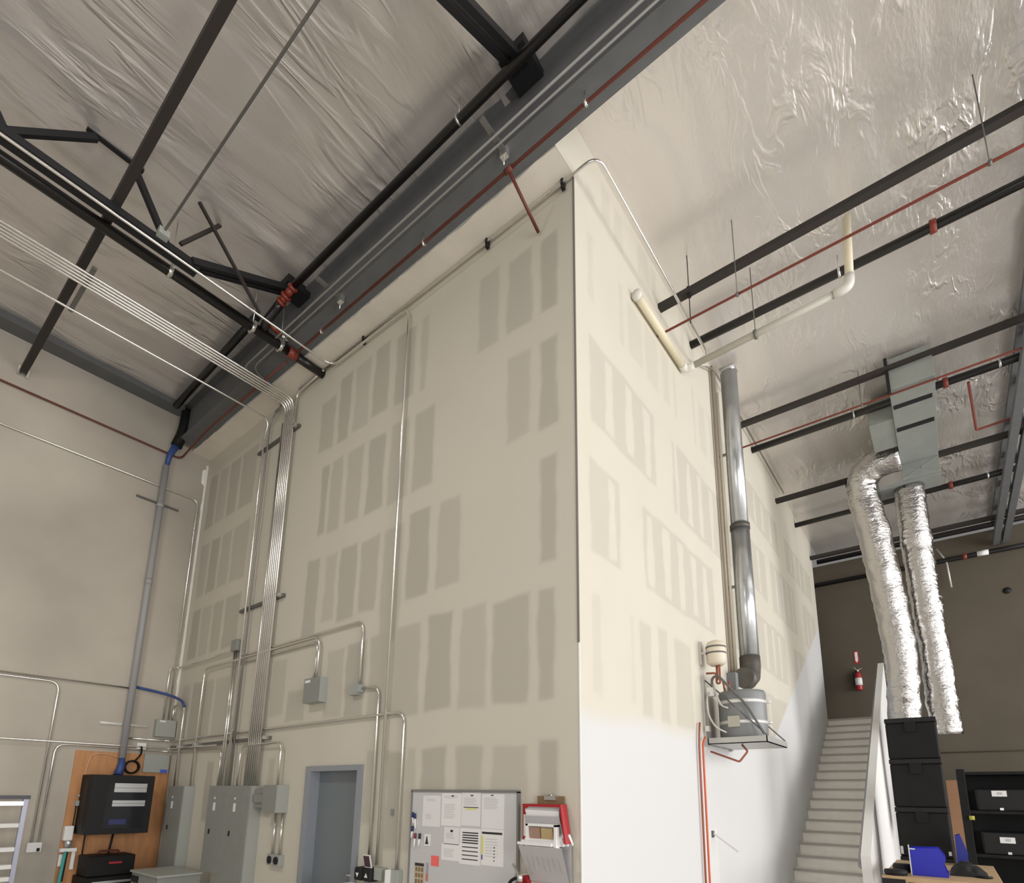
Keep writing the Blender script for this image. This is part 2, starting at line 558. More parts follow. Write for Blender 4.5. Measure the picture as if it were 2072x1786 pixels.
B_P = [(0.22, 0.38, 7.46, 7.56), (0.53, 0.70, 7.49, 7.9), (0.80, 0.98, 7.42, 7.88), (1.36, 1.64, 7.49, 7.99), (1.74, 1.85, 7.5, 7.97), (2.6, 2.75, 7.5, 7.9), (2.9, 3.1, 7.5, 7.9),
       (0.22, 0.33, 6.27, 7.03), (0.85, 0.94, 6.24, 7.00), (1.06, 1.38, 6.28, 6.9), (1.47, 1.79, 6.26, 6.95), (1.93, 2.12, 6.29, 6.95), (2.26, 2.34, 6.26, 6.95), (2.90, 2.99, 6.26, 7.12), (3.13, 3.37, 6.29, 7.03), (3.56, 3.80, 6.31, 7.08),
       (0.23, 0.50, 5.01, 5.88), (2.10, 2.18, 4.94, 5.86),
       (4.0, 4.3, 5.0, 5.9), (4.1, 4.5, 3.8, 4.66), (4.0, 4.4, 6.3, 7.0)]
B_BOARD = [  # bare boards with narrow rounded mud strips on the studs
    ((0.23, 1.62, 5.01, 5.88), [(0.52, 0.66), (0.94, 1.08), (1.36, 1.49)]),
    ((2.26, 3.95, 4.94, 5.88), [(2.55, 2.68), (2.94, 3.06), (3.36, 3.48)]),
    ((0.20, 0.74, 3.78, 4.64), [(0.52, 0.66)]),
    ((1.24, 3.30, 3.78, 4.66), [(1.33, 1.46), (1.73, 1.90), (2.13, 2.30), (2.54, 2.70), (2.92, 3.08)]),
    ((5.30, 7.40, 6.32, 7.0), [(5.72, 5.86), (6.2, 6.36), (6.74, 6.88)]),
    ((8.0, 10.6, 6.28, 6.98), [(8.4, 8.54), (8.8, 8.96), (9.3, 9.45), (9.8, 9.95)]),
    ((5.35, 6.2, 5.07, 5.92), [(5.68, 5.82)]),
    ((6.55, 8.5, 5.0, 5.98), [(6.9, 7.0), (7.38, 7.48), (7.78, 7.88), (8.2, 8.3)]),
    ((9.3, 10.7, 5.0, 5.96), [(9.62, 9.72), (10.1, 10.2)]),
    ((5.30, 7.25, 3.78, 4.68), [(5.78, 5.95), (6.3, 6.42), (6.74, 6.86)]),
    ((7.95, 9.6, 3.9, 4.66), [(8.3, 8.42), (8.8, 8.9)]),
    ((4.8, 7.05, 2.7, 3.42), [(5.22, 5.36), (5.7, 5.82)]),
]
B_LOW = [(0.21, 0.34, 2.60, 3.41, .55), (0.88, 0.96, 2.61, 3.40, .45), (1.09, 1.31, 2.50, 3.42, .9), (1.49, 1.72, 2.50, 3.45, .9), (1.90, 2.37, 2.50, 3.44, .9), (2.62, 2.80, 3.0, 3.42, .8)]


def masksB(U, V):
    R = np.zeros_like(U)
    for k, r in enumerate(B_P):
        R = np.maximum(R, rect_mask(U, V, r, 0.016, 0.014) * (0.3 if r[2] > 6.2 else 0.5))  # board tone weakened here, bleaching by bright light put into the colour
    for r, strips in B_BOARD:
        R = np.maximum(R, rect_mask(U, V, r, 0.016, 0.015) * 0.55)
    for r, strips in B_BOARD:
        for k, (a, b) in enumerate(strips):
            R = R * (1 - rect_mask(U, V, (a, b, r[2] + 0.05 + 0.03 * (k % 2), r[3] - 0.06), 0.016, 0.02))
    for a, b, c, d, w in B_LOW:
        R = np.maximum(R, rect_mask(U, V, (a, b, c, d), 0.02, 0.016) * w * 0.6)
    # white finish paint low on the wall and in a band that follows the stair
    line = 2.78 + (U - 6.0) * 0.598
    G = np.maximum(sstep(0.12, -0.12, V - 2.42 + 0.02 * np.sin(U * 4) - 0.02 * U), sstep(0.05, -0.05, V - line))
    R = R * (1 - G)
    return R, G


wb = grid_wall('wall_right', np.linspace(-0.305, 11.16, 420), np.linspace(0, ZC + 0.02, 300),
               lambda u, v: np.stack([np.where(False, u, 0 * u), u, v], -1), masksB, M_DRYA)
# the wall below the soffit stops at the corner
me = wb.data
import bmesh
bm = bmesh.new()
bm.from_mesh(me)
kill = [f for f in bm.faces if f.calc_center_median().y < 0.0 and f.calc_center_median().z < ZS]
bmesh.ops.delete(bm, geom=kill, context='FACES')
bm.to_mesh(me)
bm.free()
struct(wb, 'bright taped drywall right of the corner, painted white low down', 'wall')
o = MB().box(-3.0, -0.001, 11.0, 11.16, 3.6, ZC).build('wall_landing', M_WHITE)
struct(o, 'end of the drywall at the top landing', 'wall')

# soffit board with a torn edge against the girder
n = 160
vs, fs = [], []
for i in range(n + 1):
    x = WX + (0 - WX) * i / n
    e = -0.298 + 0.012 * noise.noise(Vector((x * 6, 1, 0))) + 0.008 * noise.noise(Vector((x * 25, 4, 0)))
    if x > -1.6:
        e += 0.02 * noise.noise(Vector((x * 3, 9, 0)))
    vs += [(x, 0.0, ZS), (x, e, ZS), (x, e, ZS + 0.016)]
for i in range(n):
    a = i * 3
    fs += [(a, a + 1, a + 4, a + 3), (a + 1, a + 2, a + 5, a + 4)]
o = MB().add(vs, fs).build('ceiling_soffit', mat('soffit_mud', (0.73, 0.685, 0.60), 0.8, var=0.07, vscale=2.5))
struct(o, 'drywall soffit strip with a torn edge under the girder', 'ceiling')


# insulation ceiling: two bays, sagging between the joists
def ceiling(name, x0, x1, y0, y1, joists, label, m, flat=None):
    nx, ny = int((x1 - x0) / 0.06), int((y1 - y0) / 0.06)
    vs = []
    for j in range(ny + 1):
        y = y0 + (y1 - y0) * j / ny
        for i in range(nx + 1):
            x = x0 + (x1 - x0) * i / nx
            d = min(abs(x - jx) for jx in joists)
            pin = math.exp(-(d / 0.13) ** 2)
            z = ZC - 0.01 * pin + 0.03 * noise.noise(Vector((x * 0.9, y * 0.5, 3)))
            z -= 0.05 * math.exp(-((d - 0.3) / 0.16) ** 2) * (0.6 + 0.6 * noise.noise(Vector((x * 0.4, y * 1.7, 8))))
            wv = x * 2.6 + 0.9 * noise.noise(Vector((x * 0.5, y * 0.6, 5)))
            rid = 1 - abs(noise.noise(Vector((wv, y * 0.55, 1.7)))) * 2
            z += 0.018 * max(0, rid) ** 3
            z += 0.014 * abs(math.sin((y + 0.25 * noise.noise(Vector((x * 0.7, 2, y * 0.3)))) * 1.9)) ** 0.6
            if flat:
                k = min(1.0, max(0.0, (x - flat[0]) / (flat[1] - flat[0])))
                z = ZC + (z - ZC) * (0.3 + 0.7 * k)
            vs.append((x, y, z))
    fs = []
    for j in range(ny):
        for i in range(nx):
            a = j * (nx + 1) + i
            fs.append((a, a + nx + 1, a + nx + 2, a + 1))
    o = MB().add(vs, fs, 0, True).build(name, m)
    return struct(o, label, 'ceiling')


ceiling('ceiling', WX, 7.0, -9.0, -0.50, (-3.72, -0.1, 3.6, -7.4, 7.2), 'silver insulation ceiling of the left bay with creases along the joists', M_FOIL)
ceiling('ceiling', 0.0, 8.0, -0.36, YF + 0.2, (3.6, 7.2, -3), 'insulation ceiling coloured paler as if brighter lit, over the white wall and staircase', M_FOILR, (0.3, 2.2))

# door in the drywall
d = thing('door_1', 'grey steel door in a blue-grey frame beside the whiteboard', 'door', (-3.03, 0.0, 0))
d['kind'] = 'structure'
fr = MB()
fr.box(-3.53, -3.43, -0.03, 0.13, 0, 2.03).box(-2.60, -2.53, -0.03, 0.13, 0, 2.03).box(-3.53, -2.53, -0.03, 0.13, 2.03, 2.085)
fr.build('door_frame', M_DOORF, d)
lf = MB().box(-3.43, -2.60, 0.09, 0.13, 0.01, 2.03).build('door_leaf', M_DOOR, d)
MB().tube([(-2.68, 0.09, 1.0), (-2.68, 0.03, 1.0), (-2.80, 0.03, 1.0)], 0.011, 0.02).build('handle', M_ZINC, lf)

# corner bead and torn joint
o = MB().box(-0.012, 0.004, -0.007, 0.004, 2.95, ZS - 0.02).build('trim_1', M_BEAD)
struct(o, 'metal bead on the outer drywall corner', 'trim')
o = MB().box(-0.006, 0.005, -0.005, 0.004, 0, 2.95).build('trim_2', M_WHITE)
struct(o, 'white finished bead low on the outer drywall corner', 'trim')
vs, fs = [], []
n = 110
for i in range(n + 1):
    z = 3.0 + 4.28 * i / n
    wv = 0.016 + 0.018 * max(0, noise.noise(Vector((z * 5, 2, 2)))) + 0.05 * max(0, noise.noise(Vector((z * 1.7, 7, 2))) - 0.25)
    if 6.9 < z < 7.2:
        wv += 0.05
    vs += [(WX + 0.002, -0.03 - wv, z), (WX + 0.012, -0.03 - wv * 0.4, z), (WX + 0.004, -0.012, z)]
for i in range(n):
    a = i * 3
    fs += [(a, a + 3, a + 4, a + 1), (a + 1, a + 4, a + 5, a + 2)]
o = MB().add(vs, fs).build('trim_3', M_TORN)
struct(o, 'ragged white joint compound where drywall meets the concrete', 'trim')

# ------------------------------------------------------------------ girder, joists, struts
g = MB()
g.box(WX + 0.15, 7.5, -0.57, -0.306, 7.41, 7.432)
g.box(WX + 0.15, 7.5, -0.50, -0.40, 7.432, 8.0)
g.box(WX + 0.15, 7.5, -0.57, -0.306, 8.0, 8.03)
tag(g.build('steel_girder', M_STEEL), 'long dark grey steel girder running along the top of the drywall', 'girder')
lg = MB()
lg.box(WX, WX + 0.27, -9, -0.58, 7.91, 7.935).box(WX, WX + 0.05, -9, -0.58, 7.935, 8.2).box(WX + 0.245, WX + 0.27, -9, -0.58, 7.935, 8.06)
tag(lg.build('ledger_beam', M_STEEL), 'dark steel ledger beam along the top of the concrete wall', 'beam')


def joist(x, label, dx, w):
    t = thing('bar_joist', label, 'joist', (x, -0.58, 7.3))
    MB().beam((x + dx, -9, 7.36), (x + dx, -1.72, 7.36), w, 0.075).build('bottom_chord', M_JOIST, t, label='lower black chord of the joist')
    for e in (-0.045, 0.045):
        MB().beam((x + e, -1.80, 7.36), (x + e, -0.58, 8.0), 0.055, 0.07).build('end_web', M_JOIST, t)
    MB().box(x - 0.13, x + 0.13, -0.80, -0.36, 7.93, 8.035).build('bearing_seat', M_JOIST, t)
    y = -2.03
    for k in range(4):
        MB().beam((x, y, 7.38), (x, y - 0.38, 7.99), 0.055, 0.055).build('web_bar', M_JOIST, t)
        MB().beam((x, y - 0.30, 8.02), (x, y - 0.78, 8.02), 0.05, 0.03).build('top_chord', M_JOIST, t)
        MB().beam((x, y - 0.70, 7.99), (x, y - 1.28, 7.38), 0.055, 0.055).build('web_bar', M_JOIST, t)
        y -= 1.28
    return t


joist(-3.71, 'black open-web bar joist above the red valve, ending over the drywall', -0.03, 0.15)
joist(-0.12, 'black open-web bar joist meeting the girder at the top of the frame', 0, 0.12)
tag(MB().beam((-3.55, -1.1, 7.2), (-3.55, -1.85, 8.0), 0.03, 0.03).build('sway_brace', M_STRUT), 'thin dark brace rod hanging down behind the black pipe', 'brace')
tag(MB().beam((-3.66, -1.93, 7.46), (-3.66, -1.58, 8.05), 0.035, 0.035).build('sway_brace', M_STRUT), 'short grey brace crossing near the end of the joist', 'brace')
t = thing('ceiling_strut', 'long brown steel tube crossing the left bay to the concrete wall', 'strut', (-3, -2.5, 7.37))
MB().beam((WX + 0.03, -2.5, 7.43), (6.5, -2.5, 7.43), 0.075, 0.08).build('tube', M_STRUT, t)
MB().box(WX, WX + 0.04, -2.56, -2.44, 7.36, 7.50).box(WX + 0.04, WX + 0.06, -2.52, -2.48, 7.36, 7.40).build('end_plate', M_ZINC, t, label='bright bolted end plate')

# ------------------------------------------------------------------ pipes of the left bay
t = thing('sprinkler_main', 'thick black sprinkler pipe crossing the bay to the drywall', 'pipe', (-3.97, -3, 7.27))
MB().tube([(-3.97, -9, 7.35), (-3.97, -0.52, 7.35)], 0.058, seg=18).build('pipe', M_BLACKPIPE, t)
MB().tube([(-3.97, -0.52, 7.35), (-3.97, -0.40, 7.35)], 0.066, seg=18).build('coupling', M_VALVE, t, label='red grooved coupling')
MB().tube([(-3.97, -0.40, 7.35), (-3.97, -0.005, 7.35)], 0.056, seg=18).build('pipe_stub', M_BLACKPIPE, t)
for y in (-0.62, -0.98, -1.9):
    c = MB().tube([(-3.97, y - 0.02, 7.35), (-3.97, y + 0.02, 7.35)], 0.064, seg=18)
    c.box(-3.91, -3.885, y - 0.015, y + 0.015, 7.315, 7.385).box(-4.055, -4.03, y - 0.015, y + 0.015, 7.315, 7.385)
    c.tube([(-3.97, y, 7.42), (-3.97, y, 8.0)], 0.006, seg=6)
    c.build('pipe_hanger', M_ZINC, t)
t = thing('sprinkler_header', 'black header pipe beside the girder with red valve at its left end', 'pipe', (0, -0.78, 7.67))
MB().tube([(-3.40, -0.80, 7.74), (7, -0.80, 7.75)], 0.040, seg=16).build('pipe', M_BLACKPIPE, t)
def vp(a):
    k = (-3.40 - a) / 0.42
    return (a, -0.80 - 0.06 * k, 7.74 - 0.24 * k)


vv = MB()
for a_, b_, rr in ((-3.45, -3.42, .06), (-3.53, -3.45, .043), (-3.56, -3.53, .064), (-3.61, -3.56, .045), (-3.64, -3.61, .06)):
    vv.tube([vp(a_), vp(b_)], rr, seg=14)
vv.build('valve_body', M_VALVE, t, label='red flanged valve')
MB().tube([vp(-3.64), vp(-3.74), (-3.86, -0.88, 7.44), (-3.95, -0.86, 7.38)], 0.052, 0.05, seg=14).build('elbow', M_BLACKPIPE, t)
MB().tube([(-3.88, -0.82, 7.46), (-3.90, -0.66, 7.44)], 0.032, seg=12).build('drain_valve', M_VALVE, t, label='small red drain valve')
MB().tube([(-3.90, -0.66, 7.44), (-3.91, -0.56, 7.43)], 0.03, seg=12).build('drain_cap', M_ZINC, t)
MB().tube([(-0.72, -0.80, 7.75), (-0.70, -0.80, 7.75)], 0.048, seg=16).tube([(-0.71, -0.80, 7.8), (-0.71, -0.80, 8.02)], 0.006, seg=6).build('pipe_hanger', M_ZINC, t)
tag(MB().tube([(-4.3, -0.80, 7.86), (-7.05, -0.72, 7.88)], 0.05, seg=12).build('brace_pipe', M_BLACKPIPE), 'black pipe from the sprinkler main to the far left corner', 'pipe')

t = thing('sprinkler_branch', 'thin rust-red pipe under the girder with a stub to the drywall', 'pipe', (-1.5, -0.46, 7.29))
MB().tube([(-3.85, -0.46, 7.30), (7, -0.46, 7.30)], 0.015, seg=10).build('pipe', M_RED, t)
MB().tube([(-0.40, -0.46, 7.30), (-0.38, -0.02, 7.02)], 0.015, seg=10).build('stub', M_RED, t)
MB().lathe([(0.026, -0.04), (0.026, 0.04)], (-0.40, -0.46, 7.30), (1, 0, 0), 12).build('tee', M_RED, t)
for x in (-3.3, -1.5, 0.4):
    MB().tube([(x, -0.47, 7.26), (x, -0.47, 7.41)], 0.006, seg=6).tube([(x - 0.012, -0.46, 7.30), (x + 0.012, -0.46, 7.30)], 0.026, seg=10).build('hanger_rod', M_ZINC, t)
pipe('sprinkler_branch', 'rust-red pipe high on the left concrete wall turning at the corner', 'pipe',
     [(WX + 0.04, -9, 7.14), (WX + 0.04, -0.46, 7.17), (-6.4, -0.46, 7.30), (-4.1, -0.46, 7.30)], 0.015, M_RED, 0.1)

pipe('thin_conduit_pipe', 'thin grey conduit hanging across the left bay from a junction box', 'conduit', [(-3.62, -2.1, 7.42), (7, -2.1, 7.42)], 0.012, M_EMTD)
tag(MB().box(-3.72, -3.58, -2.15, -2.05, 7.36, 7.44).build('junction_box', M_BOX2, bevel=0.004), 'small grey junction box on the joist where a thin conduit starts', 'junction box')

CG = 'conduits crossing the left bay ceiling'
pipe('conduit', 'bright conduit beside the joist that turns along the drywall soffit', 'conduit',
     [(-3.63, -9, 7.27), (-3.68, -0.05, 7.29), (-2.18, -0.05, 7.29), (-2.18, -0.05, 1.15)], 0.0145, M_EMT, 0.16)
nm7 = ['leftmost', 'second', 'third', 'fourth', 'fifth']
for i in range(5):
    x = -4.74 + 0.05 * i
    xw = -4.775 + 0.048 * i
    pipe('conduit', '%s%s of the five conduits sweeping from the ceiling down the drywall' % (nm7[i], '' if i == 0 else ' from the left'), 'conduit',
         [(x, -9, 7.2), (x, -0.07, 7.2), (xw, -0.06, 6.9), (xw, -0.06, 1.85)], 0.0145, M_EMT, 0.22, 'five conduits to the tall electrical panel')
for i, (xw, lab) in enumerate(((-4.823, 'extra conduit hugging the left edge of the thick bundle'), (-4.535, 'extra conduit hugging the right edge of the thick bundle'))):
    pipe('conduit', lab, 'conduit', [(xw, -0.06, 7.05 if i else 6.95), (xw, -0.06, 1.85)] if not i else
         [(-3.9, -0.04, 7.36), (-4.535, -0.05, 7.30), (-4.535, -0.06, 7.05), (-4.535, -0.06, 1.85)], 0.0145, M_EMT, 0.18)
pipe('conduit', 'single conduit left of the bundle, bending down the drywall', 'conduit',
     [(-5.23, -9, 7.2), (-5.23, -0.06, 7.2), (-5.33, -0.06, 6.95), (-5.29, -0.06, 1.85)], 0.0145, M_EMT, 0.2)
pipe('conduit', 'upper of the two conduits under the girder, turning down the drywall', 'conduit',
     [(7, -0.68, 7.36), (-4.80, -0.72, 7.36), (-4.85, -0.05, 7.30), (-5.20, -0.06, 7.2), (-5.20, -0.06, 1.85)], 0.0115, M_EMTD, 0.2)
pipe('conduit', 'outer of the two conduits under the girder', 'conduit',
     [(7, -0.62, 7.36), (-4.68, -0.645, 7.36), (-4.72, -0.05, 7.33), (-5.10, -0.05, 7.28)], 0.0105, M_EMTD, 0.2)
for x, w, lab in ((-0.38, 0, 'strut bracket holding two conduits under the girder near the bright corner'), (-2.80, 0, 'strut bracket holding two conduits under the girder by the red valve')):
    b = thing('strut_bracket', lab, 'bracket', (x, -0.66, 7.3))
    MB().box(x - 0.02, x + 0.02, -0.86, -0.56, 7.375, 7.41).build('channel', M_STRUTG, b)
    MB().box(x - 0.035, x + 0.035, -0.57, -0.52, 7.33, 7.41).tube([(x, -0.55, 7.24), (x, -0.55, 7.4)], 0.006, seg=6).build('beam_clamp', M_ZINC, b)
tag(MB().box(-5.30, -4.44, -2.46, -2.42, 7.215, 7.25).build('conduit_support', M_STRUTG), 'grey strut channel carrying the ceiling conduits below the brown tube', 'bracket')

# conduits along the soffit to the outside corner
t = thing('conduit', 'conduit along the top of the drywall that rounds the bright corner', 'conduit', (-1, -0.04, 7.2))
MB().tube([(-4.50, -0.035, 7.365), (0.27, -0.035, 7.365), (0.27, 2.78, 7.365), (0.06, 3.0, 7.5)], 0.016, 0.13, 10).build('tube', M_EMT, t)
for x in (-3.05, -1.02, -0.10):
    MB().box(x - 0.012, x + 0.012, -0.055, 0.0, 7.335, 7.395).box(x - 0.012, x + 0.02, -0.05, -0.015, 7.29, 7.325).build('strap', M_BLACK2, t)
pipe('conduit', 'thin conduit high on the white wall running back past the round duct', 'conduit', [(0.06, 3.0, 7.5), (0.06, 3.75, 7.9), (0.07, 8.0, 7.93)], 0.014, M_EMT, 0.2)

# ------------------------------------------------------------------ electrical work on the drywall
YC = -0.055
for x0, x1, z, lab in ((-5.54, -4.42, 6.77, 'topmost strut channel behind the vertical conduits'), (-5.54, -4.38, 4.29, 'middle strut channel behind the vertical conduits'), (-7.30, -4.38, 2.45, 'long low strut channel above the electrical panels')):
    s_ = thing('strut_channel', lab, 'bracket', ((x0 + x1) / 2, -0.02, z))
    MB().box(x0, x1, -0.04, 0, z - 0.02, z + 0.02).build('channel', M_STRUTG, s_)
    xs = [x1 - 0.05] if z > 3 else [-6.93, -6.38, x1 - 0.05]
    for xx in xs:
        MB().box(xx - 0.03, xx + 0.02, -0.085, -0.04, z - 0.02, z + 0.02).build('clamp', M_ZINC, s_)
for i, x in enumerate((-5.50, -5.445)):
    pipe('conduit', ('left' if i == 0 else 'right') + ' conduit dropping from the small grey box to the panel', 'conduit', [(x, YC, 3.72), (x, YC, 1.85)], 0.0135, M_EMT)
pipe('conduit', 'long conduit rising from the left panel and running right to the grey cube box', 'conduit',
     [(-6.38, YC, 1.84), (-6.38, YC, 3.57), (-3.43, YC, 3.57), (-3.43, YC, 3.05)], 0.0145, M_EMT, 0.13)
pipe('conduit', 'lower conduit of the stack running right to the grey cube box', 'conduit',
     [(-5.34, -0.03, 1.85), (-5.34, -0.03, 3.52), (-3.49, -0.03, 3.52), (-3.49, YC, 3.05)], 0.0135, M_EMT, 0.12)
pipe('conduit', 'highest conduit of the stack, running right then down to the small box', 'conduit',
     [(-5.39, -0.03, 1.85), (-5.39, -0.03, 3.615), (-2.66, -0.03, 3.615), (-2.66, -0.03, 2.92)], 0.0135, M_EMT, 0.12)
pipe('conduit', 'conduit from the small box bending down to the push-button station', 'conduit',
     [(-2.63, -0.03, 2.87), (-2.33, -0.03, 2.87), (-2.33, -0.03, 1.12)], 0.0135, M_EMT, 0.12)
pipe('conduit', 'long low conduit crossing above the door and dropping by the whiteboard', 'conduit',
     [(WX + 0.03, -0.62, 2.545), (WX + 0.03, -0.03, 2.55), (-1.925, -0.03, 2.57), (-1.925, -0.03, 1.13)], 0.0145, M_EMT, 0.12)
pipe('conduit', 'arched conduit from the tall panel to the disconnect box', 'conduit',
     [(-5.02, YC, 1.85), (-5.02, YC, 2.37), (-4.02, -0.07, 2.38), (-4.02, -0.07, 1.86)], 0.0145, M_EMT, 0.12)
pipe('conduit', 'conduit on the drywall above the left panel, joined to the corner box', 'conduit',
     [(-6.93, YC, 1.84), (-6.93, YC, 3.08), (WX + 0.04, -0.06, 3.10), (WX + 0.04, -0.06, 2.84)], 0.0135, M_EMT, 0.1)
pipe('conduit', 'left one of two conduits below the disconnect box', 'conduit', [(-4.07, -0.03, 1.58), (-4.07, -0.03, 1.10)], 0.0135, M_EMT)
pipe('conduit', 'right one of two conduits below the disconnect box', 'conduit', [(-3.92, -0.03, 1.58), (-3.92, -0.03, 1.10)], 0.0135, M_EMT)


def panel(name, label, x0, x1, z0, z1, dep, plate=True):
    t = thing(name, label, 'electrical panel', ((x0 + x1) / 2, -dep / 2, z0))
    MB().box(x0, x1, -dep + 0.012, 0, z0, z1).build('enclosure', M_BOX2, t, bevel=0.003)
    cv = MB().box(x0 - 0.002, x1 + 0.002, -dep, -dep + 0.012, z0 + 0.004, z1 + 0.002).build('cover', M_BOX, t, bevel=0.003, label='darker flat front cover')
    xm = x0 + (x1 - x0) * 0.36
    MB().box(xm - 0.028, xm + 0.028, -dep - 0.003, -dep, z1 - 0.31, z1 - 0.21).build('label_plate', M_PAPER2, cv, label='white label plate')
    MB().box(xm - 0.018, xm + 0.012, -dep - 0.004, -dep, z1 - 0.165, z1 - 0.14).build('badge', M_PAPER, cv)
    xl = x0 + (x1 - x0) * 0.24
    MB().box(xl - 0.014, xl + 0.014, -dep - 0.008, -dep, z1 - 0.60, z1 - 0.54).build('latch', M_BLACK2, cv)
    return t


panel('electrical_panel', 'narrow grey electrical panel nearest the concrete wall', -6.84, -6.335, 0.66, 1.862, 0.157)
panel('electrical_panel', 'grey electrical panel in the middle, left of its taller twin', -5.54, -5.012, 0.81, 1.868, 0.157)
panel('electrical_panel', 'taller grey electrical panel beside the disconnect box', -5.006, -4.47, 0.35, 1.868, 0.157)
t = thing('disconnect_box', 'grey disconnect box mounted high to the left of the door', 'electrical box', (-4.02, -0.075, 1.57))
MB().box(-4.17, -3.88, -0.15, 0, 1.57, 1.88).build('enclosure', M_BOX2, t, bevel=0.003)
MB().box(-4.172, -3.878, -0.155, -0.15, 1.575, 1.878).build('cover', M_BOX, t)
MB().box(-4.47, -4.17, -0.10, -0.02, 1.62, 1.68).box(-4.47, -4.17, -0.10, -0.02, 1.77, 1.83).box(-4.42, -4.2, -0.13, -0.02, 1.68, 1.77).build('nipple', M_BOX, t)
t = thing('pull_box', 'grey cube pull box with a label, high above the door', 'electrical box', (-3.43, -0.05, 2.79))
MB().box(-3.59, -3.28, -0.10, 0, 2.79, 3.07).build('enclosure', M_BOX2, t, bevel=0.003)
MB().box(-3.592, -3.278, -0.105, -0.10, 2.79, 3.07).build('cover', M_BOX, t)
MB().box(-3.57, -3.47, -0.108, -0.105, 3.02, 3.05).build('sticker', M_PAPER, t, label='white sticker')
tag(MB().box(-5.56, -5.39, -0.09, 0, 3.70, 3.86).build('junction_box', M_BOX, bevel=0.004), 'small grey junction box high on the drywall left of the bundle', 'junction box')
t = thing('junction_box', 'small grey junction box above and right of the door', 'junction box', (-2.70, -0.03, 2.8))
MB().box(-2.79, -2.66, -0.06, 0, 2.81, 2.93).build('box_body', M_BOX2, t, bevel=0.004)
MB().box(-2.68, -2.61, -0.065, -0.01, 2.83, 2.91).build('fitting', M_BOX2, t)
for x, nm_ in ((-4.06, 'left'), (-3.92, 'right')):
    t = thing('outlet_box', nm_ + ' twist-lock outlet box under the disconnect box', 'outlet', (x, -0.04, 0.99))
    bb = MB().box(x - 0.065, x + 0.065, -0.06, 0, 0.99, 1.11).build('box_body', M_BOX2, t, bevel=0.004)
    MB().lathe([(0.042, 0), (0.042, 0.012), (0.03, 0.014)], (x, -0.06, 1.05), (0, -1, 0), 18).build('socket', M_BLACK2, bb)
tag(MB().box(-2.07, -2.035, -0.012, 0, 1.60, 1.66).build('wall_sensor', M_BOX), 'tiny grey sensor plate on the drywall left of the whiteboard', 'sensor')
t = thing('steel_cabinet', 'low grey steel cabinet top in front of the panels', 'cabinet', (-5.88, -0.42, 0))
MB().box(-6.29, -5.46, -0.66, -0.17, 0.0, 0.775).build('body', M_BOX, t, bevel=0.006)
MB().box(-6.31, -5.44, -0.68, -0.165, 0.775, 0.80).build('top_sheet', M_BOX2, t, bevel=0.004)
MB().box(-6.27, -6.05, -0.668, -0.66, 0.66, 0.74).build('handle_slot', M_BLACK2, t)

# push-button station, receptacles and a white counter under them
for x, symb, lab in ((-2.37, 'd', 'black push-button box with a white down triangle'), (-2.24, 'u', 'black push-button box with a white up triangle')):
    t = thing('push_button', lab, 'switch', (x, -0.06, 1.0))
    MB().box(x - 0.058, x + 0.058, -0.12, -0.0, 1.0, 1.12).build('housing', M_BLACK2, t, bevel=0.02)
    zz = 1.055
    tri = [(x - 0.022, zz + 0.016), (x + 0.022, zz + 0.016), (x, zz - 0.022)] if symb == 'd' else [(x - 0.022, zz - 0.016), (x + 0.022, zz - 0.016), (x, zz + 0.022)]
    MB().prism(tri, 'y', -0.1225, -0.119).build('arrow', M_PAPER, t, label='white triangle')
t = thing('framed_card', 'small dark card in a white frame standing on the push-button box', 'card', (-2.26, -0.10, 1.12))
MB().box(-2.31, -2.21, -0.10, -0.09, 1.12, 1.24, tilt=(0.25, 'X')).build('frame', M_PAPER, t)
MB().box(-2.30, -2.22, -0.106, -0.10, 1.13, 1.23, tilt=(0.25, 'X')).build('picture', mat('dark_card', (0.06, 0.025, 0.035), 0.4), t)
tag(MB().box(-2.19, -2.08, -0.075, 0, 1.02, 1.13).build('outlet_box', M_BOX2, bevel=0.005), 'grey outlet box right of the push buttons', 'outlet')
t = thing('outlet_box', 'white receptacle with an open cover left of the whiteboard', 'outlet', (-1.93, -0.04, 1.0))
MB().box(-1.99, -1.87, -0.06, 0, 1.0, 1.13).build('box_body', M_BOX2, t, bevel=0.004)
MB().box(-1.985, -1.965, -0.11, -0.06, 1.0, 1.13).build('cover', M_WHITE, t)
t = thing('white_counter', 'white counter top edge below the push buttons', 'counter', (-2.2, -0.3, 0))
MB().box(-2.55, -1.86, -0.42, -0.05, 0.93, 0.965).build('top', M_WHITE, t, bevel=0.006)
MB().box(-2.52, -1.89, -0.40, -0.06, 0.0, 0.93).build('base', M_BLACK2, t)

# ------------------------------------------------------------------ whiteboard wall
t = thing('whiteboard', 'whiteboard covered with papers beside the outer corner', 'whiteboard', (-1.16, -0.02, 0.9))
MB().box(-1.76, -0.56, -0.022, -0.004, 0.92, 1.83).build('panel', M_BOARD, t)
MB().box(-1.775, -0.545, -0.03, 0, 1.82, 1.842).box(-1.775, -0.545, -0.03, 0, 0.905, 0.925).box(-1.775, -1.758, -0.03, 0, 0.92, 1.83).box(-0.562, -0.545, -0.03, 0, 0.92, 1.83).build('frame', M_ALU, t)
YB = -0.0225


def paper(x0, x1, z0, z1, label, marks=(), m=M_PAPER, cat='paper', name='paper_sheet', mats=None):
    b = MB().box(x0, x1, YB - 0.0015, YB, z0, z1)
    for (a, bb, c, dd, mi) in marks:
        b.box(a, bb, YB - 0.0022, YB - 0.0015, c, dd, mi)
    return tag(b.build(name, mats or [m, M_INK, M_GREYINK, M_YEL, M_BLUE]), label, cat, 'papers on the whiteboard' if name == 'paper_sheet' else None)


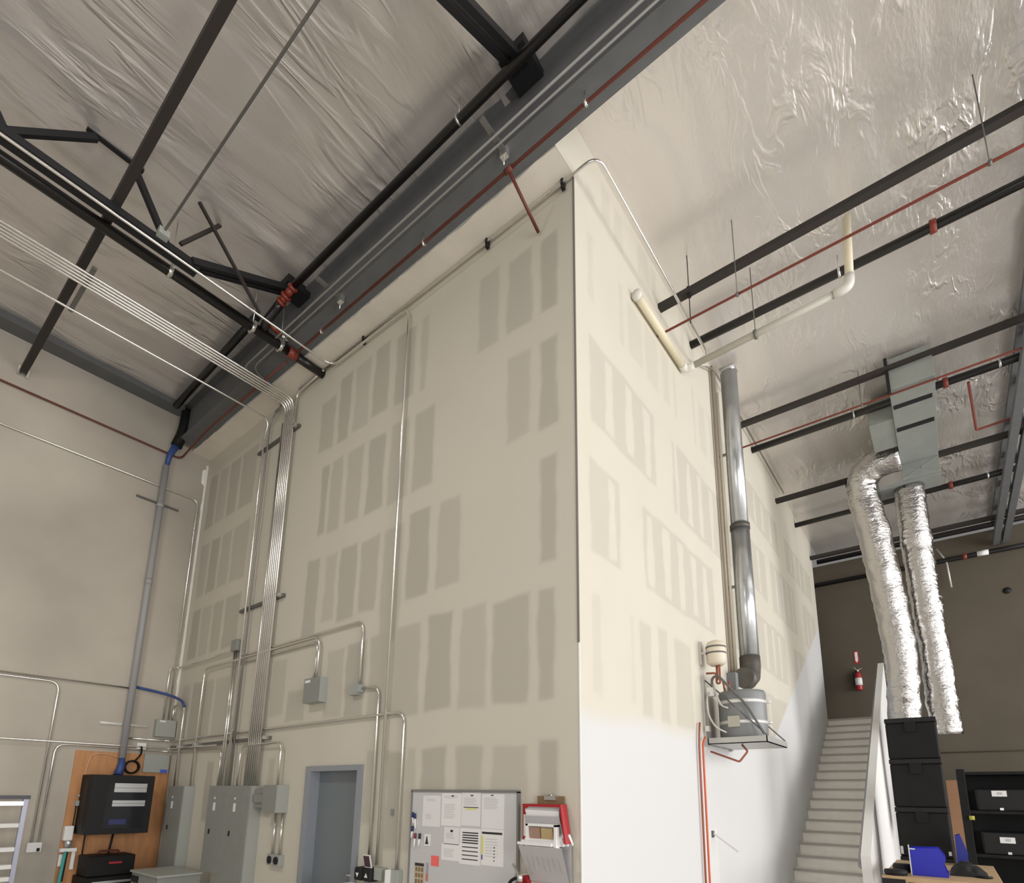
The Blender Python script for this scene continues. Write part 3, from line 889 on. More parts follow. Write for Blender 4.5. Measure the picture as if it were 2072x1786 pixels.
def lines(x0, x1, zt, n, dz, mi=2, th=0.004):
    return [(x0, x1 - 0.03 * random.random(), zt - k * dz - th, zt - k * dz, mi) for k in range(n)]


paper(-1.62, -1.40, 1.525, 1.79, 'leftmost sheet in the top row on the whiteboard', lines(-1.57, -1.46, 1.76, 2, .012) + lines(-1.58, -1.50, 1.63, 4, .012), M_PAPER2)
paper(-1.385, -1.155, 1.54, 1.812, 'second sheet in the top row, with a dark heading', lines(-1.36, -1.19, 1.79, 2, .014, 2) + [(-1.27, -1.24, 1.785, 1.795, 1)] + lines(-1.35, -1.22, 1.72, 9, .014))
paper(-1.15, -0.94, 1.55, 1.82, 'top-row sheet with one black bar and a yellow mark', [(-1.125, -0.96, 1.695, 1.702, 1), (-1.10, -0.98, 1.68, 1.69, 3), (-1.05, -1.02, 1.79, 1.80, 1)] + lines(-1.12, -0.97, 1.775, 5, .013), M_PAPER2)
paper(-0.925, -0.69, 1.538, 1.81, 'rightmost sheet in the top row on the whiteboard', [(-0.83, -0.80, 1.795, 1.803, 1)] + lines(-0.90, -0.75, 1.78, 8, .012), M_PAPER2)
paper(-1.345, -1.17, 1.39, 1.53, 'sheet left of the black-barred list, tucked behind others', [(-1.27, -1.24, 1.49, 1.51, 1)] + lines(-1.32, -1.22, 1.48, 4, .012), M_PAPER2)
paper(-1.37, -1.16, 1.26, 1.395, 'small white sheet at the bottom left of the papers', lines(-1.34, -1.22, 1.35, 5, .014))
blk = [(-1.13, -0.955, 1.50 - 0.02 * k - 0.01, 1.50 - 0.02 * k, 1) for k in range(5)] + [(-1.13, -0.955, 1.385 - 0.032 * k - 0.008, 1.385 - 0.032 * k, 1) for k in range(4)]
paper(-1.16, -0.93, 1.245, 1.53, 'white list ruled with thick black bars on the whiteboard', blk)
paper(-0.922, -0.69, 1.255, 1.535, 'sheet with a black header bar and yellow left edge', [(-0.915, -0.705, 1.495, 1.512, 1), (-0.918, -0.90, 1.34, 1.48, 3), (-0.918, -0.905, 1.295, 1.335, 4)] + [(-0.79, -0.78, 1.29 + 0.025 * k, 1.30 + 0.025 * k, 1) for k in range(5)] + lines(-0.88, -0.74, 1.46, 7, .022))
paper(-1.49, -1.395, 1.20, 1.285, 'coral pink sticky note on the whiteboard', (), M_PINK, 'note', 'sticky_note', [M_PINK])
card = [(-1.69, -1.575, 1.185, 1.21, 1)] + [(-1.68 + 0.036 * (k % 3), -1.655 + 0.036 * (k % 3), 1.04 + 0.05 * (k // 3), 1.075 + 0.05 * (k // 3), 2) for k in range(9)]
paper(-1.69, -1.57, 1.0, 1.21, 'tan printed card with a black heading low on the whiteboard', card, M_SKIN, 'card', 'printed_card', [M_SKIN, M_INK, M_CLIP])
paper(-1.55, -1.517, 1.07, 1.22, 'narrow violet and orange strip low on the whiteboard', [(-1.55, -1.517, 1.07, 1.13, 1)], M_PAPER2, 'strip', 'paper_strip', [mat('violet_strip', (0.38, 0.36, 0.48), 0.6), mat('orange_strip', (0.55, 0.22, 0.14), 0.6)])


def marker(x, z0, z1, cap, lab, dx=0.0):
    t = thing('marker_pen', lab, 'marker', (x, YB - 0.01, z0), 'marker pens on the whiteboard')
    MB().tube([(x, YB - 0.011, z0), (x + dx, YB - 0.011, z1 - 0.045)], 0.010, seg=10).build('barrel', M_PAPER, t)
    MB().tube([(x + dx, YB - 0.011, z1 - 0.045), (x + dx * 1.3, YB - 0.011, z1)], 0.0112, seg=10).build('cap', cap, t)
    return t


marker(-1.725, 1.54, 1.64, M_NAVY, 'blue-capped marker highest on the whiteboard edge', -0.01)
marker(-1.695, 1.50, 1.63, M_NAVY, 'blue-capped marker just right of the highest one', -0.012)
marker(-1.74, 1.42, 1.52, M_NAVY, 'blue-capped marker lowest on the left edge', 0.004)
marker(-1.70, 1.34, 1.46, mat('dark_red', (0.22, 0.03, 0.05), 0.4), 'red-capped marker below the blue ones', 0.004)
marker(-1.645, 1.35, 1.46, M_INK, 'black-capped marker beside the red-capped one', 0.008)
t = thing('magnetic_eraser', 'white magnet card with a dark figure beside the markers', 'magnet', (-1.545, YB, 1.36))
MB().box(-1.582, -1.51, YB - 0.006, YB, 1.36, 1.46).build('card', M_PAPER, t)
MB().prism([(-1.57, 1.375), (-1.525, 1.375), (-1.535, 1.40), (-1.543, 1.44), (-1.553, 1.44), (-1.56, 1.40)], 'y', YB - 0.007, YB - 0.006).build('dark_shape', M_INK, t)

# file holders, sign and clipboard right of the board
t = thing('fire_sign', 'red fire extinguisher sign behind the file holders', 'sign', (-0.45, -0.01, 1.43))
MB().box(-0.52, -0.37, -0.006, 0, 1.42, 1.725).build('plate', M_REDP, t)
sg = MB().box(-0.51, -0.455, -0.008, -0.006, 1.50, 1.66)
sg.build('white_field', M_PAPER, t)
xf = Matrix.Translation((-0.455, -0.0085, 1.69)) @ Matrix.Rotation(math.pi / 2, 4, 'X')
MB().text('FIRE', 0.045, xf).build('lettering', M_PAPER, t)
xf = Matrix.Translation((-0.482, -0.009, 1.58)) @ Matrix.Rotation(math.pi / 2, 4, 'X') @ Matrix.Rotation(-math.pi / 2, 4, 'Z')
MB().text('EXTINGUISHER', 0.022, xf).build('lettering', M_REDP, t)
t = thing('clipboard', 'brown clipboard with a metal clip above the file holder', 'clipboard', (-0.25, -0.02, 1.5))
MB().box(-0.37, -0.13, -0.022, -0.012, 1.5, 1.80).build('board', M_CLIP, t)
MB().box(-0.30, -0.20, -0.034, -0.022, 1.772, 1.80).tube([(-0.27, -0.03, 1.795), (-0.25, -0.03, 1.825), (-0.23, -0.03, 1.795)], 0.005, 0.01, 6).build('clip', M_ZINC, t)


def holder(label, x0, x1, z0, z1, y, front, sheet, fill, tilt):
    t = thing('file_holder', label, 'file holder', ((x0 + x1) / 2, y, z0))
    MB().box(x0, x1, y - 0.006, y, z0, z1).build('back', front, t)
    MB().add([(x0, y - 0.01, z0), (x1, y - 0.01, z0), (x1, y - 0.07, z1 - tilt), (x0, y - 0.07, z1 - tilt), (x0, y - 0.016, z0), (x1, y - 0.016, z0), (x1, y - 0.076, z1 - tilt), (x0, y - 0.076, z1 - tilt)],
             [(0, 1, 2, 3), (7, 6, 5, 4), (0, 4, 5, 1), (2, 6, 7, 3), (0, 3, 7, 4), (1, 5, 6, 2)]).build('front', sheet, t)
    pp = MB()
    for k in range(3):
        a = 0.012 + 0.012 * k
        pp.add([(x0 + .012, y - a, z0 + .01), (x1 - .02 + .005 * k, y - a, z0 + .01), (x1 - .02 + .005 * k, y - a - 0.03, z1 - 0.015 * k + 0.01), (x0 + .012 - .004 * k, y - a - 0.03, z1 - 0.012 * k + 0.01)], [(0, 1, 2, 3)], k % 2)
    pp.build('papers', [M_PAPER, M_PAPER2], t)
    return t


t = holder('red-rimmed upper wall file holder with grey forms', -0.43, -0.12, 1.50, 1.715, -0.03, M_REDP, M_CLEAR, None, 0.06)
MB().box(-0.445, -0.105, -0.11, -0.025, 1.722, 1.742).prism([(-0.115, 1.722), (-0.075, 1.47), (-0.062, 1.47), (-0.102, 1.722)], 'y', -0.11, -0.03).build('rim', M_REDP, t, label='red plastic rim')
t = thing('file_holder', 'white middle wall file holder packed with magazines', 'file holder', (-0.25, -0.09, 1.45))
MB().box(-0.40, -0.13, -0.085, -0.078, 1.43, 1.60).build('back', M_WHITE, t)
MB().box(-0.40, -0.38, -0.13, -0.078, 1.44, 1.60).box(-0.15, -0.13, -0.13, -0.078, 1.44, 1.60).box(-0.40, -0.13, -0.13, -0.078, 1.585, 1.602).build('rim', M_WHITE, t)
MB().box(-0.37, -0.28, -0.112, -0.10, 1.45, 1.578, tilt=(0.15, 'X')).build('magazine', mat('magazine_cover', (0.35, 0.22, 0.17), 0.5), t)
MB().box(-0.27, -0.17, -0.112, -0.10, 1.45, 1.574, tilt=(0.15, 'X')).build('magazine', mat('magazine_tan', (0.45, 0.33, 0.17), 0.5), t)
t = thing('file_holder', 'clear lower wall file holder stuffed with envelopes', 'file holder', (-0.25, -0.12, 1.2))
MB().add([(-0.43, -0.03, 1.19), (-0.06, -0.03, 1.19), (-0.06, -0.04, 1.50), (-0.43, -0.04, 1.50)], [(0, 1, 2, 3)]).build('back', M_CLEAR, t)
fp = MB().add([(-0.42, -0.035, 1.19), (-0.08, -0.035, 1.19), (-0.07, -0.15, 1.44), (-0.45, -0.15, 1.44), (-0.42, -0.03, 1.185), (-0.08, -0.03, 1.185), (-0.07, -0.145, 1.445), (-0.45, -0.145, 1.445)],
              [(3, 2, 1, 0), (4, 5, 6, 7), (0, 1, 5, 4), (2, 3, 7, 6)])
fp.build('front', M_CLEAR, t)
fm = MB()
for k in range(7):
    u = -0.40 + 0.045 * k
    fm.add([(u, -0.0765, 1.26 + .01 * (k % 3)), (u + 0.006, -0.0765, 1.26 + .01 * (k % 3)), (u + 0.006, -0.1285, 1.37), (u, -0.1285, 1.37)], [(0, 1, 2, 3)])
fm.build('printed_form', M_GREYINK, t)
ev = MB()
for k in range(6):
    ev.box(-0.46 + 0.02 * k, -0.16 + 0.02 * k, -0.15 + 0.02 * k, -0.13 + 0.02 * k, 1.45, 1.47 + 0.014 * k, 0 if k % 2 == 0 else 1, tilt=(0.12 * k, 'X'))
ev.build('envelopes', [M_PAPER, M_PAPER2], t)


def extinguisher(x, y, zb, label):
    t = thing('fire_extinguisher', label, 'fire extinguisher', (x, y, zb))
    MB().lathe([(0.0, 0), (0.07, 0.0), (0.075, 0.02), (0.075, 0.36), (0.06, 0.41), (0.028, 0.44), (0.025, 0.455)], (x, y, zb)).build('cylinder', M_REDP, t)
    MB().lathe([(0.022, 0.45), (0.024, 0.50), (0.018, 0.51)], (x, y, zb)).build('valve', M_ZINC, t)
    MB().beam((x - 0.02, y, zb + 0.50), (x + 0.10, y - 0.01, zb + 0.53), 0.02, 0.012).beam((x - 0.01, y, zb + 0.51), (x - 0.07, y, zb + 0.58), 0.02, 0.012).build('lever', M_ZINC, t)
    MB().tube([(x - 0.02, y, zb + 0.49), (x - 0.08, y - 0.02, zb + 0.46), (x - 0.10, y - 0.02, zb + 0.36), (x - 0.09, y, zb + 0.12)], 0.012, 0.06).build('hose', M_BLACK, t)
    MB().lathe([(0.0766, 0.12), (0.0766, 0.30)], (x, y, zb)).build('label_band', M_PAPER, t)
    MB().box(x - 0.03, x + 0.03, y + 0.05, y + 0.10, zb + 0.35, zb + 0.5).build('bracket', M_REDP, t)
    return t


extinguisher(-0.47, -0.10, 0.72, 'red fire extinguisher hanging below the whiteboard corner')
tag(MB().box(-0.39, -0.31, -0.003, 0, 1.19, 1.24).build('inspection_tag', M_CLIP), 'small tan tag on the drywall beside the extinguisher', 'tag')

# ------------------------------------------------------------------ things on the concrete wall
XC = WX + 0.03
t = thing('riser_pipe', 'tall grey plastic riser pipe down the concrete wall to the rack', 'pipe', (WX + 0.07, -0.66, 2.2))
MB().tube([(WX + 0.07, -0.66, 2.25), (WX + 0.07, -0.66, 6.93)], 0.045, seg=16).build('pipe', M_PVCG, t)
MB().lathe([(0.05, 0), (0.05, 0.1)], (WX + 0.07, -0.66, 4.9), seg=16).build('coupling', M_PVCG, t)
MB().lathe([(0.052, 0), (0.052, 0.06)], (WX + 0.07, -0.66, 6.2), seg=16).build('coupling', M_PVCG, t)
t = thing('cable_drop', 'bundle of cables in a black and blue sleeve above the riser pipe', 'cable', (WX + 0.09, -0.6, 6.9))
MB().tube([(WX + 0.22, -0.52, 7.95), (WX + 0.19, -0.53, 7.55), (WX + 0.13, -0.58, 7.3)], 0.08, 0.2, 12).build('sleeve', M_BLACK, t)
MB().tube([(WX + 0.13, -0.58, 7.32), (WX + 0.09, -0.64, 7.12), (WX + 0.07, -0.66, 6.88)], [0.055, 0.03], 0.0, 12).build('blue_cables', M_BLUE, t)
t = thing('cable_tail', 'blue cables spilling from the riser pipe into the black rack', 'cable', (WX + 0.09, -0.68, 2.0))
MB().tube([(WX + 0.07, -0.66, 2.28), (WX + 0.09, -0.66, 2.15), (WX + 0.14, -0.70, 2.0)], [0.035, 0.06], 0.0, 12).build('cables', M_BLUE, t)
for z0 in (6.28, 2.74):
    tag(MB().box(WX, WX + 0.025, -0.98, -0.38, z0 - 0.015, z0 + 0.015).build('strut_channel', M_STRUTG if z0 > 4 else M_ZINC),
        'short ' + ('dark strut channel high' if z0 > 4 else 'bright strut channel low') + ' behind the grey riser pipe', 'bracket')
pipe('conduit', 'conduit high on the concrete wall that drops in the corner', 'conduit', [(XC, -9, 6.55), (XC, -0.115, 6.57), (XC, -0.115, 2.84)], 0.0125, M_EMT, 0.1)
pipe('conduit', 'conduit from the corner box that turns onto the drywall', 'conduit', [(XC, -0.185, 2.84), (XC, -0.185, 3.69), (XC, -0.045, 3.71), (-5.56, -0.045, 3.72)], 0.0125, M_EMT, 0.07)
pipe('conduit', 'straight conduit across the concrete wall at mid height', 'conduit', [(XC, -9, 3.25), (XC, -0.68, 3.28)], 0.0125, M_EMT)
pipe('conduit', 'conduit on the concrete wall bending down to the white outlet', 'conduit', [(XC, -9, 3.20), (XC, -1.51, 3.235), (XC, -1.51, 1.1)], 0.0125, M_EMT, 0.13)
pipe('conduit', 'conduit rising from the white outlet and bending toward the corner', 'conduit', [(XC, -1.435, 1.1), (XC, -1.435, 2.40), (XC, -0.03, 2.385), (-5.60, -0.03, 2.37), (-5.57, -0.05, 1.85)], 0.0125, M_EMT, 0.13)
pipe('conduit', 'low horizontal conduit across the concrete wall above the plywood', 'conduit', [(XC + 0.03, -9, 2.41), (XC + 0.03, -0.04, 2.43), (-5.63, -0.09, 2.41)], 0.0125, M_EMT, 0.05)
pipe('blue_hose', 'blue flexible hose looping across the corner to the drywall', 'hose', [(XC, -0.62, 3.31), (XC + 0.02, -0.35, 3.28), (XC + 0.06, -0.12, 3.24), (-7.0, -0.07, 3.14), (-6.93, -0.06, 3.05)], 0.02, M_BLUE, 0.15)
t = thing('junction_box', 'grey square box on the concrete wall next to the corner', 'junction box', (WX + 0.06, -0.15, 2.6))
MB().box(WX, WX + 0.10, -0.29, -0.015, 2.6, 2.86).build('box_body', M_BOX2, t, bevel=0.004)
MB().box(WX + 0.10, WX + 0.103, -0.25, -0.17, 2.82, 2.845).build('sticker', M_PAPER, t)
t = thing('outlet_box', 'white four-gang outlet on the concrete wall by the silver shelf', 'outlet', (WX + 0.04, -1.47, 1.0))
MB().box(WX, WX + 0.06, -1.55, -1.40, 1.0, 1.12).build('box_body', M_WHITE, t, bevel=0.005)
MB().box(WX + 0.06, WX + 0.075, -1.45, -1.42, 1.01, 1.05).build('plug', M_BLACK, t)
t = thing('outlet_box', 'white outlet with a black plug above the plywood', 'outlet', (WX + 0.04, -0.43, 2.4))
MB().box(WX, WX + 0.06, -0.49, -0.37, 2.395, 2.49).build('box_body', M_WHITE, t, bevel=0.005)
MB().tube([(WX + 0.06, -0.44, 2.43), (WX + 0.10, -0.44, 2.42), (WX + 0.06, -0.42, 2.32), (WX + 0.05, -0.50, 2.2)], 0.012, 0.04).build('plug', M_BLACK, t)
o = MB().box(WX, WX + 0.02, -1.20, -0.01, 0.3, 2.33)
tag(o.build('plywood_panel', M_PLY), 'orange-brown plywood backing board on the concrete wall', 'board')
t = thing('network_plate', 'blank grey metal plate with a blue tag on the plywood', 'plate', (WX + 0.03, -0.2, 2.06))
MB().box(WX + 0.02, WX + 0.06, -0.37, -0.03, 2.06, 2.33).build('plate', M_BOX2, t, bevel=0.004)
MB().box(WX + 0.06, WX + 0.07, -0.14, -0.05, 2.06, 2.11).build('tag', mat('blue_tag', (0.06, 0.12, 0.6), 0.5), t, label='blue tag')
o = MB()
for k in range(4):
    cc = [(WX + 0.05 + 0.012 * k, -0.52 + (0.085 + .006 * (k % 2)) * math.cos(a), 2.13 + (0.085 + .006 * (k % 2)) * math.sin(a)) for a in np.linspace(0, 2 * math.pi, 20)]
    o.tube(cc, 0.011, seg=7)
tag(o.build('cable_coil', M_BLACK), 'coil of black cable hanging above the wall rack', 'cable')
# wall rack
t = thing('server_rack', 'black wall-mounted server rack on the plywood', 'server rack', (WX + 0.25, -0.65, 1.21))
RX = -6.88
MB().box(WX + 0.02, RX, -1.08, -0.34, 1.215, 2.0).build('cabinet', M_BLACK, t, bevel=0.006)
rd = MB().box(RX, RX + 0.012, -1.08, -0.34, 1.215, 2.0).build('door', M_BLACK2, t, bevel=0.004)
MB().box(RX + 0.012, RX + 0.016, -0.90, -0.42, 1.29, 1.92).build('door_window', M_GLASSB, rd)
for z0, z1, mm, lab in ((1.77, 1.89, M_SILVER, 'tall silver switch unit'), (1.58, 1.66, M_SILVER, 'thin silver switch unit')):
    q = MB().box(RX + 0.016, RX + 0.02, -0.82, -0.43, z0, z1)
    q.box(RX + 0.02, RX + 0.022, -0.82, -0.43, (z0 + z1) / 2 - 0.006, (z0 + z1) / 2 + 0.002, 1)
    q.build('rack_unit', [mm, M_ALU], t, label=lab)
MB().box(RX + 0.016, RX + 0.02, -0.83, -0.63, 1.34, 1.41).build('rack_unit', M_NAVY, t, label='dark blue patch unit')
MB().box(WX + 0.15, RX - 0.12, -1.083, -1.08, 1.27, 1.93).build('side_vent', M_BLACK2, t)
tag(MB().box(WX + 0.02, WX + 0.07, -1.12, -1.05, 1.58, 1.65).lathe([(0.018, 0), (0.018, 0.03)], (WX + 0.04, -1.09, 1.70), seg=10).build('phone_jack', M_BOX2), 'small grey phone jack on the plywood left of the rack', 'jack')
pipe('cable', 'thin orange cable looping over the plywood left of the rack', 'cable', [(WX + 0.04, -0.70, 2.25), (WX + 0.03, -0.85, 2.31), (WX + 0.03, -1.02, 2.29), (WX + 0.03, -1.05, 2.1), (WX + 0.03, -1.07, 1.85), (WX + 0.03, -1.02, 1.72), (WX + 0.04, -1.06, 1.64)], 0.006, mat('orange_wire', (0.75, 0.48, 0.30), 0.5), 0.06, seg=6)
pipe('cable', 'black cable below the left side of the server rack', 'cable', [(WX + 0.05, -0.95, 1.22), (WX + 0.05, -0.95, 0.9)], 0.009, M_BLACK2, seg=6)
pipe('cable', 'black cable below the middle of the server rack', 'cable', [(WX + 0.05, -0.62, 1.22), (WX + 0.06, -0.65, 0.9)], 0.014, M_BLACK2, seg=6)
pipe('cable', 'dark cable stapled down the left side of the plywood', 'cable', [(WX + 0.03, -1.10, 1.58), (WX + 0.03, -1.10, 1.3), (WX + 0.03, -1.12, 0.6)], 0.008, M_BLACK2, seg=6)
# tool box on a black cabinet
t = thing('tool_box', 'black tool box with a red latch below the server rack', 'tool box', (-6.9, -0.7, 0.68))
MB().box(-7.25, -6.83, -1.0, -0.46, 0.68, 0.94).build('body', M_BLACK, t, bevel=0.015)
MB().box(-6.83, -6.815, -0.77, -0.62, 0.835, 0.86).build('latch', M_REDP, t, label='red latch')
MB().tube([(-7.0, -0.85, 0.94), (-7.0, -0.85, 0.99), (-7.0, -0.62, 0.99), (-7.0, -0.62, 0.94)], 0.014, 0.03).build('handle', mat('dark_red_handle', (0.10, 0.015, 0.015), 0.5), t)
t = thing('tool_cabinet', 'black tool cabinet with a silver edge under the tool box', 'cabinet', (-6.9, -0.7, 0))
MB().box(-7.3, -6.75, -1.02, -0.40, 0, 0.68).build('body', M_BLACK, t, bevel=0.01)
MB().box(-6.75, -6.735, -0.95, -0.42, 0.60, 0.63).build('edge_strip', M_SILVER, t, label='silver edge strip')
# air regulator
t = thing('air_regulator', 'white air filter and regulator with a teal hose beside the plywood', 'regulator', (WX + 0.08, -1.14, 0.6))
MB().box(WX + 0.02, WX + 0.12, -1.20, -1.10, 1.13, 1.32).build('filter_body', M_WHITE, t, bevel=0.012)
MB().lathe([(0.0, 0), (0.035, 0), (0.045, 0.05), (0.045, 0.09)], (WX + 0.08, -1.13, 1.04), seg=16).build('bowl', M_SILVER, t)
MB().box(WX + 0.03, WX + 0.10, -1.21, -1.03, 0.985, 1.03).box(WX + 0.03, WX + 0.06, -1.07, -1.03, 0.75, 1.03).build('manifold', M_WHITE, t)
MB().box(WX + 0.03, WX + 0.05, -1.20, -1.15, 0.80, 0.95).build('tag', M_PAPER, t)
MB().tube([(WX + 0.09, -1.15, 0.99), (WX + 0.10, -1.16, 0.8), (WX + 0.11, -1.18, 0.3), (WX + 0.10, -1.18, 0.0)], 0.02, 0.1).build('hose', M_TEAL, t, label='teal hose')
# silver shelf rack
t = thing('shelf_rack', 'open silver shelf rack at the lower left edge of the photo', 'rack', (-6.9, -2.3, 0))
for y in (-1.735, -3.05):
    MB().box(-6.88, -6.82, y - 0.022, y + 0.022, 0, 1.68).build('post', M_LAV, t)
MB().box(-6.93, -6.80, -3.08, -1.70, 1.675, 1.72).build('top_pad', mat('grey_pad', (0.10, 0.10, 0.11), 0.6), t)
MB().box(-6.83, -6.80, -3.05, -1.757, 1.60, 1.65).build('top_bar', M_SILVER, t)
for z in (1.34, 1.06, 0.86, 0.72, 0.4):
    MB().box(-6.95, -6.83, -3.03, -1.757, z, z + 0.05).build('shelf', M_WHITE, t, bevel=0.004)

# ------------------------------------------------------------------ white wall: ducts, water heater, pipes
t = thing('vent_duct', 'galvanised round duct down the white wall above the water heater', 'duct', (0.22, 3.95, 3.4))
DC = (0.21, 3.95)
MB().lathe([(0.115, 0), (0.115, 2.45)], (DC[0], DC[1], 5.45), seg=28).build('duct_pipe', M_DUCT, t)
MB().lathe([(0.122, 0), (0.122, 1.95)], (DC[0], DC[1], 3.5), seg=28).build('duct_pipe', M_DUCT, t)
MB().lathe([(0.13, 0), (0.13, 0.07)], (DC[0], DC[1], 5.42), seg=28).build('draw_band', M_DUCTD, t)
MB().lathe([(0.118, 0), (0.15, 0.08)], (DC[0], DC[1], 7.88), seg=4).build('top_flare', M_SILVER, t)
for z in (4.6, 6.6):
    MB().box(0.0, DC[0], DC[1] - 0.012, DC[1] + 0.012, z, z + 0.04).build('wall_strap', M_DUCT, t)
MB().tube([(DC[0], DC[1], 3.62), (DC[0], DC[1], 3.48), (DC[0], DC[1] - 0.06, 3.34), (DC[0], DC[1] - 0.19, 3.28), (DC[0], DC[1] - 0.36, 3.28)], 0.128, 0.0, 24).build('elbow', M_DUCTD, t, label='dark elbow')
pipe('wall_tube', 'brown upright tube against the wall just left of the round duct', 'pipe', [(0.04, 3.72, 7.95), (0.04, 3.72, 3.35)], 0.022, mat('brown_tube', (0.30, 0.25, 0.19), 0.5), seg=12)  # upright brown tube on the wall beside the duct
pipe('conduit', 'pale conduit between the brown tube and the round duct', 'conduit', [(0.05, 3.87, 7.6), (0.05, 3.87, 3.3)], 0.018, M_CREAM)

t = thing('water_heater', 'grey strapped water heater in a pan on the white wall', 'water heater', (0.34, 2.95, 2.38))
HC = (0.345, 2.96)
MB().lathe([(0.0, 0), (0.24, 0.0), (0.252, 0.02), (0.252, 0.50), (0.24, 0.535), (0.0, 0.55)], (HC[0], HC[1], 2.44), seg=40).build('tank', M_TANK, t)
for z in (2.60, 2.83):
    b = MB().lathe([(0.2545, 0), (0.2545, 0.04)], (HC[0], HC[1], z), seg=40)
    b.tube([(0.58, HC[1] + 0.04, z + 0.02), (0.64, HC[1] + 0.05, z + 0.02)], 0.015, seg=8)
    b.build('strap', M_BAND, t, label='shiny strap')
pn = MB()
pn.box(0.03, 0.65, 2.68, 3.56, 2.38, 2.39)
pn.box(0.03, 0.65, 2.68, 2.69, 2.38, 2.45).box(0.03, 0.65, 3.55, 3.56, 2.38, 2.45).box(0.64, 0.65, 2.68, 3.56, 2.38, 2.45).box(0.03, 0.04, 2.68, 3.56, 2.38, 2.45)
pn.build('drain_pan', M_PAN, t, label='shallow metal drain pan')
MB().tube([(0.02, 2.70, 3.12), (0.64, 2.73, 2.46)], 0.009, seg=6).build('support_rod', M_HOSE, t)
MB().tube([(0.02, 3.53, 3.12), (0.64, 3.53, 2.46)], 0.009, seg=6).build('support_rod', M_HOSE, t)
MB().box(0.0, 0.03, 2.64, 2.70, 2.36, 3.16).build('wall_bracket', M_PAN, t)
MB().box(0.0, 0.03, 3.52, 3.58, 2.36, 3.16).build('wall_bracket', M_PAN, t)
MB().box(0.26, 0.38, 2.68, 2.706, 2.56, 2.68).build('access_plate', mat('plate_tan', (0.42, 0.41, 0.34), 0.5), t)
MB().box(0.20, 0.30, 2.94, 3.04, 2.98, 3.22).build('draft_hood', M_TANK, t)
MB().tube([(0.10, 2.72, 2.98), (0.12, 2.66, 3.12), (0.20, 2.62, 3.14), (0.34, 2.66, 2.95), (0.46, 2.68, 2.80), (0.62, 2.70, 2.47)], 0.014, 0.08, 8).build('hose', M_HOSE, t, label='dark flexible hose')
MB().tube([(0.08, 2.72, 3.0), (0.06, 2.63, 2.9), (0.07, 2.62, 2.7), (0.14, 2.63, 2.56), (0.24, 2.68, 2.50)], 0.011, 0.1, 8).build('hose', M_BRAID, t, label='pale braided hose')
MB().tube([(0.12, 2.68, 3.05), (0.17, 2.66, 2.9), (0.20, 2.67, 2.8), (0.27, 2.69, 2.77)], 0.011, 0.08, 8).build('hose', M_BRAID, t)
MB().tube([(0.20, 2.70, 3.30), (0.20, 2.70, 3.06), (0.16, 2.70, 3.06), (0.16, 2.70, 3.18), (0.05, 2.70, 3.19)], 0.012, 0.03, 8).build('copper_pipe', M_COPPER, t)
MB().tube([(0.20, 2.80, 3.10), (0.20, 2.85, 2.97)], 0.012, 0, 8).build('copper_pipe', M_COPPER, t)
MB().tube([(0.25, 2.85, 3.10), (0.25, 2.88, 2.97)], 0.012, 0, 8).build('copper_pipe', M_COPPER, t)
MB().box(0.03, 0.07, 2.62, 2.68, 2.52, 2.58).build('fitting', M_BAND, t)
MB().box(0.05, 0.13, 2.68, 2.74, 2.92, 3.02).build('fitting', M_BAND, t)
MB().tube([(0.06, 2.66, 2.30), (0.36, 2.66, 2.18), (0.44, 2.70, 2.29), (0.36, 2.80, 2.37)], 0.011, 0.02, 8).build('drain_pipe', M_COPPER, t, label='red copper drain pipe')
t = thing('expansion_tank', 'small cream expansion tank strapped above the water heater', 'tank', (0.17, 2.70, 3.28))
EC = (0.165, 2.72)
MB().lathe([(0.0, 0), (0.07, 0.0), (0.105, 0.03), (0.108, 0.12), (0.108, 0.22), (0.09, 0.27), (0.03, 0.295), (0, 0.30)], (EC[0], EC[1], 3.27), seg=28).build('tank', M_CREAM, t)
for z in (3.40, 3.47):
    MB().lathe([(0.111, 0), (0.111, 0.018)], (EC[0], EC[1], z), seg=28).build('strap', M_HOSE, t)
MB().box(0.0, 0.03, 2.62, 2.66, 3.28, 3.55).box(0.03, 0.08, 2.62, 2.65, 3.40, 3.42).build('wall_bracket', M_BRAID, t)
MB().tube([(EC[0], EC[1], 3.10), (EC[0], EC[1], 3.28)], 0.014, 0, 8).build('copper_pipe', M_COPPER, t)
pipe('water_pipe', 'bright orange pipe dropping down the white wall from the heater', 'pipe', [(0.045, 2.55, 2.45), (0.045, 2.47, 2.38), (0.045, 2.45, 0.9), (0.045, 2.45, 0.0)], 0.011, M_PEX, 0.05)
pipe('water_pipe', 'thin red-brown pipe beside the orange pipe on the white wall', 'pipe', [(0.03, 2.45, 2.6), (0.03, 2.40, 2.4), (0.03, 2.36, 0.0)], 0.011, M_COPPER, 0.1)
t = thing('wall_hook', 'small grey bracket low on the white wall', 'bracket', (0.05, 2.9, 1.3))
MB().beam((0.02, 2.72, 1.42), (0.25, 2.78, 1.24), 0.015, 0.015).build('arm', M_BRAID, t)
MB().box(0.0, 0.02, 2.70, 2.75, 1.38, 1.45).build('plate', M_HOSE, t)
tag(MB().box(0.0005, 0.004, 2.35, 2.9, 0.3, 1.47).build('access_panel', mat('panel_paint', (0.645, 0.645, 0.64), 0.8)), 'faint white access panel outlined low on the white wall', 'panel')

